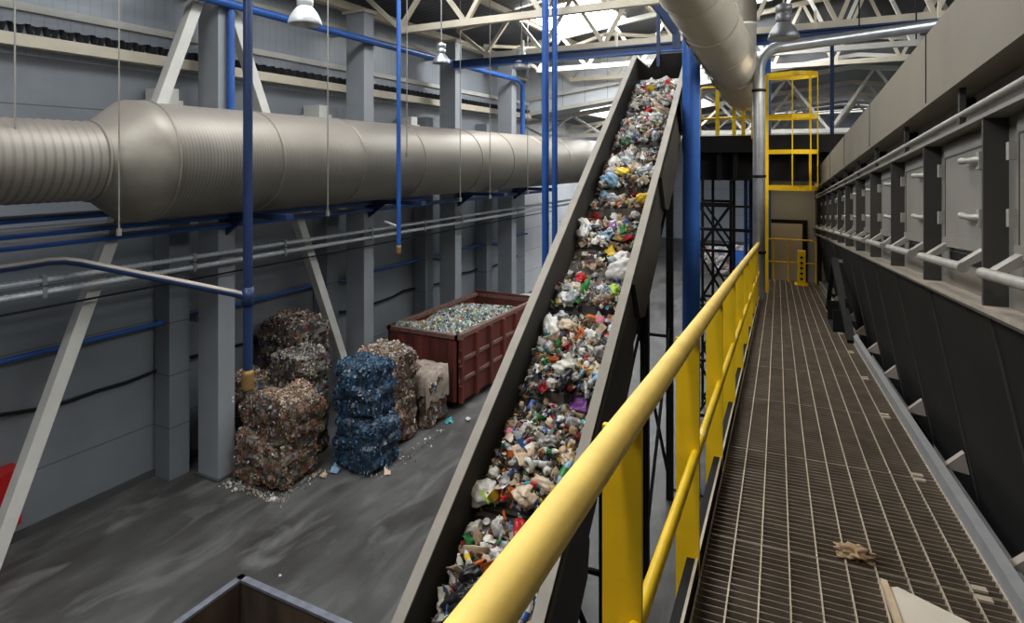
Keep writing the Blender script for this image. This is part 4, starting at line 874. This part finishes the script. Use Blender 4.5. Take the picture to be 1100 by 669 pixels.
bale((-8.42, 9.95, 0), (1.05, 1.0, 1.02), .0, BL, 4, 'dark blue plastic film bale standing on the floor', nf=1900)
bale((-8.52, 10.0, 1.0), (.95, .92, 1.08), .05, BL, 5, 'blue plastic film bale stacked on the other blue bale', BLT, nf=1900)
bale((-8.75, 11.05, 0), (1.0, .95, 1.0), .03, BR, 6, 'brown mixed bale on the floor right behind the blue bales', nf=1100)
bale((-8.85, 11.1, .98), (1.1, .95, 1.0), -.05, BR, 7, 'brown mixed bale with pale ragged top stacked behind the blue bales', BRT+WT, nf=1500)
bale((-8.6, 12.12, 0), (.95, .85, 1.22), .06, BR, 8, 'low bale under a grey-brown sheet in front of the red container', BRT, nf=1000)
bale((-10.9, 10.25, 0), (1.2, 1.15, 1.35), .05, DK, 9, 'dark speckled bale on the floor against the wall behind the brown stack', nf=700)
bale((-10.85, 10.3, 1.32), (1.1, 1.1, 1.35), -.08, DK, 10, 'tall dark speckled bale, highest on the pile against the wall', BRT+DK, nf=1700)
bale((-9.95, 9.75, 0), (.8, .75, 1.2), .05, DK, 11, 'bale at floor level hidden between the brown and the dark piles', nf=400)
bale((-10.1, 9.7, 1.18), (.95, .85, .92), .12, DK, 12, 'dark bale covered with white scraps between the brown stack and the tall dark pile', WT, nf=1500)
GR = [(.05, .12, .06)]*3+[(.03, .08, .2)]*2+[(.2, .12, .06)]*5+[(.4, .3, .2)]*3+[(.5, .2, .12)]
bale((-11.1, 8.85, 0), (.75, .8, .95), 0, DK, 13, 'bale on the floor hidden behind the column by the brown stack', nf=200)
bale((-10.85, 9.0, .93), (.9, .8, .8), .25, GR, 14, 'green and tan layered bale peeping out beside the column under the standpipe', BRT, nf=1000)
# ragged sheet on the low bale
mb = MB(); n = 20; r = random.Random(5); top = []
for j in range(n+1):
    for i in range(n+1):
        u, v = i/n, j/n; x = -9.05+1.0*u; y = 11.66+.9*v; z = 1.29+.05*noise.noise(Vector((u*6, v*6, 1)))
        if u > .9: z -= (u-.9)*7+.1*noise.noise(Vector((v*9, 2, u*4))); x = -8.15+.05*noise.noise(Vector((u*9, v*9, 7)))+.04
        if v < .12: z -= (.12-v)*4*(1+.5*noise.noise(Vector((u*8, 0, 3)))); y = 11.68-.04+.05*noise.noise(Vector((u*9, v*9, 9)))
        top.append(Vector((x, y, z)))
mb.add(top+[p-Vector((0, 0, .01)) for p in top], [f for j in range(n) for i in range(n) for a in [j*(n+1)+i] for f in ((a, a+1, a+n+2, a+n+1), ((n+1)**2+a, (n+1)**2+a+n+1, (n+1)**2+a+n+2, (n+1)**2+a+1))], True)
solo(mb, 'tarpaulin', mat('dirty_sheet', (.3, .245, .19), .7, 0, .3, 9, .3, 14), 'dirty grey-brown plastic sheet draped over the low bale by the container', 'sheet')
# scraps on the floor
LIT = [('crumpled paper', 'tan', (-8.75, 9.05), .9, 'tan paper scrap on the floor at the foot of the brown stack'), ('film wrapper', 'light blue', (-8.72, 9.35), 1.2, 'pale blue film scrap between the brown stack and the blue bale'), ('film wrapper', 'tan', (-7.75, 9.75), 1.0, 'tan scrap on the floor at the corner of the blue bale'),
       ('crumpled paper', 'white', (-7.6, 12.6), .8, 'white scrap on the floor near the container corner'), ('film wrapper', 'pale', (-6.9, 12.3), 1.4, 'pale scrap on the floor beside the conveyor near the container'), ('film wrapper', 'blue', (-5.55, 4.95), .8, 'bright blue scrap on the floor beside the open skip'),
       ('crumpled paper', 'white', (-7.25, 6.6), .3, 'tiny white crumb on the floor in front of the brown stack'), ('film wrapper', 'teal', (-7.95, 12.3), 1.0, 'teal scrap beside the draped bale')]
for k, c, (x, y), sc, lab in LIT:
    pr = PROTO[k][0]; o = bpy.data.objects.new(KN[k], pr[0]); C.objects.link(o); o.material_slots[0].link = 'OBJECT'; o.material_slots[0].material = wmat(c, k)
    o.location = (x, y, .04*sc if k == 'film wrapper' else .05*sc); o.rotation_euler = (.1, .05, x*7); o.scale = (sc,)*3; tag(o, lab, CAT[k], 'scraps on the floor')
mb = MB(); r = random.Random(9)
for k in range(420):
    a = r.random(); x, y = (-10.3+1.5*a+r.gauss(0, .06), 8.05+r.gauss(0, .07)) if r.random() < .6 else ((-8.95+r.gauss(0, .1), 8.2+1.1*a) if r.random() < .5 else (-7.8+r.gauss(0, .12), 9.5+2.4*a))
    flake(mb, Vector((x, y, .02)), r.uniform(.012, .04), r.choice(PAL[:27]), r)
tag(mb.build('floor_litter', M_flake), 'crumbs of litter on the floor around the foot of the bales', 'litter', kind='stuff')
# crumpled brown paper on the walkway
o = bpy.data.objects.new('crumpled_paper', crumple(.05, 1.3, 21, 4, (1.3, .8, .5), 3.4)); C.objects.link(o); o.data.materials.clear(); o.data.materials.append(M_kraft); o.location = W(.345, 3.42, .022); tag(o, 'crumpled brown paper lying alone on the walkway grating', 'paper')

# ================================================================== CONTAINERS
def rbox(mb, x0, x1, y0, y1, z0, z1): return mb.bx(x0, x1, y0, y1, z0, z1)
t = thing('waste_container', 'rust-red steel container full of sorted plastic flakes by the wall', 'container', (-9.2, 15.2, .15))
X0, X1, Y0, Y1, H0, H1 = -10.3, -8.12, 13.0, 17.6, .17, 1.82
MB().bx(X0, X1, Y0, Y1, H0, H0+.06).build('floor_plate', M_rust, t)
MB().bx(X0, X0+.05, Y0, Y1, H0, H1).build('side_panel', M_rust, t)
MB().bx(X1-.05, X1, Y0, Y1, H0, H1).build('side_panel', M_rust, t)
f = MB().bx(X0, X1, Y0, Y0+.05, H0, H1).build('end_panel', M_rust, t)
MB().bx(X0, X1, Y1-.05, Y1, H0, H1+.12).build('end_panel', M_rust, t)
for k in range(4): 
    x = X0+.28+k*.52; MB().prism([(x, 0), (x+.06, -.05), (x+.22, -.05), (x+.28, 0)], lambda p: (p[0], Y0+p[1], H0+.03), lambda p: (p[0], Y0+p[1], H1-.12)).build('end_rib', M_rust, f)
rim = MB()
for a in ((X0-.03, X0+.09, Y0-.04, Y1+.04), (X1-.09, X1+.03, Y0-.04, Y1+.04), (X0, X1, Y0-.04, Y0+.08), (X0, X1, Y1-.08, Y1+.04)): rim.bx(*a, H1-.06, H1+.04)
rim.build('top_rim', M_rusted, t)
for k in range(7):
    y = Y0+.03+k*.75; MB().bx(X1, X1+.09, y, y+.1, H0, H1-.06).build('side_rib', M_rust, t)
for z in (.72, 1.22): MB().bx(X1, X1+.045, Y0, Y1, z-.04, z+.04).build('side_rail', M_rusted, t)
for z in (.6, 1.1, 1.5): MB().tube([(X1+.05, Y0-.03, z), (X1+.05, Y0+.06, z)], .035, 10).build('hinge', M_rust, t)
for y in (Y0+.25, Y1-.4):
    for x in (X0+.35, X1-.35): MB().tube([(x-.08, y, .1), (x+.08, y, .1)], .1, 14).build('roller', M_black, t)
for x in (X0+.35, X1-.35): MB().bx(x-.06, x+.06, Y0+.1, Y1-.1, .08, .17).build('skid', M_black, t)
mb = MB(); r = random.Random(4); n = 24
FL = [(.8, .8, .74)]*6+[(.4, .44, .44)]*4+[(.18, .26, .22)]*4+[(.3, .4, .42)]*3+[(.5, .42, .2)]*2+[(.1, .3, .14), (.1, .2, .4), (.7, .5, .1), (.5, .12, .08), (.06, .07, .07), (.06, .07, .07), (.06, .07, .07)]
def hz(x, y): return 1.7+.22*noise.noise(Vector((x*.8, y*.8, 0)))+.2*math.exp(-((x+9.2)/.8)**2)*math.exp(-((y-14.6)/1.6)**2)-.25*max(0, (y-16.2))
gx = [X0+.06+(X1-X0-.12)*i/n for i in range(n+1)]; gy = [Y0+.06+(Y1-Y0-.12)*j/n for j in range(n+1)]
for i in range(n):
    for j in range(n):
        q = [(gx[i], gy[j]), (gx[i+1], gy[j]), (gx[i+1], gy[j+1]), (gx[i], gy[j+1])]; mb.add([(x, y, hz(x, y)) for x, y in q], [(0, 1, 2, 3)], False, tuple(c*.4 for c in r.choice(FL)))
for k in range(5200):
    x = r.uniform(X0+.1, X1-.1); y = r.uniform(Y0+.1, Y1-.1); flake(mb, Vector((x, y, hz(x, y)+r.uniform(-.01, .035))), r.uniform(.035, .07), r.choice(FL), r)
tag(mb.build('plastic_flakes', M_flake), 'heap of green white and blue plastic flakes filling the rust-red container', 'flakes', kind='stuff')
t = thing('open_skip', 'open brown steel skip, its rim corner showing at the bottom of the floor', 'skip', (-4.9, 3.4, 0))
MB().bx(-5.86, -3.75, 1.2, 4.78, .05, .12).build('floor_plate', M_brownin, t)
for a in ((-5.88, -5.83, 1.2, 4.8), (-3.8, -3.75, 1.2, 4.8)): MB().bx(*a, .05, 1.5).build('side_panel', M_brownin, t)
for a in ((-5.86, -3.75, 4.75, 4.8), (-5.86, -3.75, 1.2, 1.25)): MB().bx(*a, .05, 1.5).build('end_panel', M_brownin, t)
rim = MB().bx(-5.9, -5.82, 1.2, 4.82, 1.49, 1.52).bx(-3.82, -3.73, 1.2, 4.82, 1.49, 1.52).bx(-5.9, -3.73, 4.74, 4.82, 1.49, 1.52); rim.build('top_rim', mat('skip_rim', (.22, .23, .27), .4, .4, .2, 8), t)
for x in (-5.5, -4.1): MB().bx(x-.05, x+.05, 1.3, 4.7, 0, .06).build('skid', M_black, t)

# ---- things far down the hall
def drum(p, r, h, m, lab):
    t = thing('drum', lab, 'drum', p, 'drums behind the container')
    MB().lathe(p, (0, 0, 1), [(0, 0), (0, r), (h*.33, r), (h*.34, r*1.03), (h*.36, r), (h*.66, r), (h*.67, r*1.03), (h*.69, r), (h*.9, r), (h, r*.8), (h*1.02, 0)], 20).build('body', m, t)
    MB().lathe((p[0], p[1], p[2]+h), (0, 0, 1), [(0, r*.25), (.04, r*.25), (.04, 0)], 12).build('lid', M_white, t)
drum((-9.2, 19.4, 0), .5, 1.5, mat('drum_white', (.55, .56, .53), .5), 'pale drum just behind the far end of the red container')
drum((-8.1, 19.6, 0), .48, 1.45, mat('drum_green', (.05, .22, .16), .45), 'green-topped drum behind the container next to the conveyor')
for p, m, lab in (((-3.0, 33.6), M_blue, 'blue crate on the far floor seen through the lattice legs'), ((-3.9, 33.9), M_blue, 'blue crate standing further along the far floor behind the lattice legs')):
    t = thing('storage_crate', lab, 'crate', (*p, 0), 'blue crates on the far floor')
    x, y = p; mb = MB().bx(x-.5, x+.5, y-.4, y-.36, .1, 1.5).bx(x-.5, x+.5, y+.36, y+.4, .1, 1.5).bx(x-.5, x-.46, y-.4, y+.4, .1, 1.5).bx(x+.46, x+.5, y-.4, y+.4, .1, 1.5).bx(x-.5, x+.5, y-.4, y+.4, .1, .16); mb.build('body', m, t)
    for q in (-.4, .4): MB().bx(x+q-.08, x+q+.08, y-.4, y+.4, 0, .1).build('foot', M_black, t)
bale((-4.6, 35.2, 0), (2.6, 1.3, 1.6), 0, WT+[(.5, .1, .1), (.2, .3, .5)], 20, 'long white and red bale stack far behind the lattice legs', nf=500, fs=.1)
bale((-2.0, 35.3, 0), (2.0, 1.3, 1.9), 0, WT, 21, 'white bale far down the hall near the blue crates', nf=400, fs=.1)
bale((-2.4, 39.5, 0), (3.4, 1.5, 3.0), 0, DK+WT, 22, 'farthest grey pile of bales against the back wall', nf=400, fs=.12)

# ================================================================== LIGHT, CAMERA
wd = bpy.data.worlds.new('world'); SC.world = wd; wd.use_nodes = True
wd.node_tree.nodes['Background'].inputs[0].default_value = (.75, .85, 1, 1); wd.node_tree.nodes['Background'].inputs[1].default_value = .04
cam = bpy.data.cameras.new('camera'); co = bpy.data.objects.new('camera', cam); C.objects.link(co)
co.location = (0, 0, CZ); co.rotation_euler = (PI/2, 0, math.radians(27)); cam.sensor_width = 36; cam.lens = 36*660/1100; cam.shift_y = -(334.5-173)/1100; cam.clip_start = .05; cam.clip_end = 200
SC.camera = co
SC.view_settings.view_transform = 'Standard'; SC.view_settings.look = 'None'; SC.view_settings.gamma = 1; SC.view_settings.use_curve_mapping = False
SC.view_settings.exposure = -.15
SC.cycles.use_denoising = True
SC.cycles.max_bounces = 8
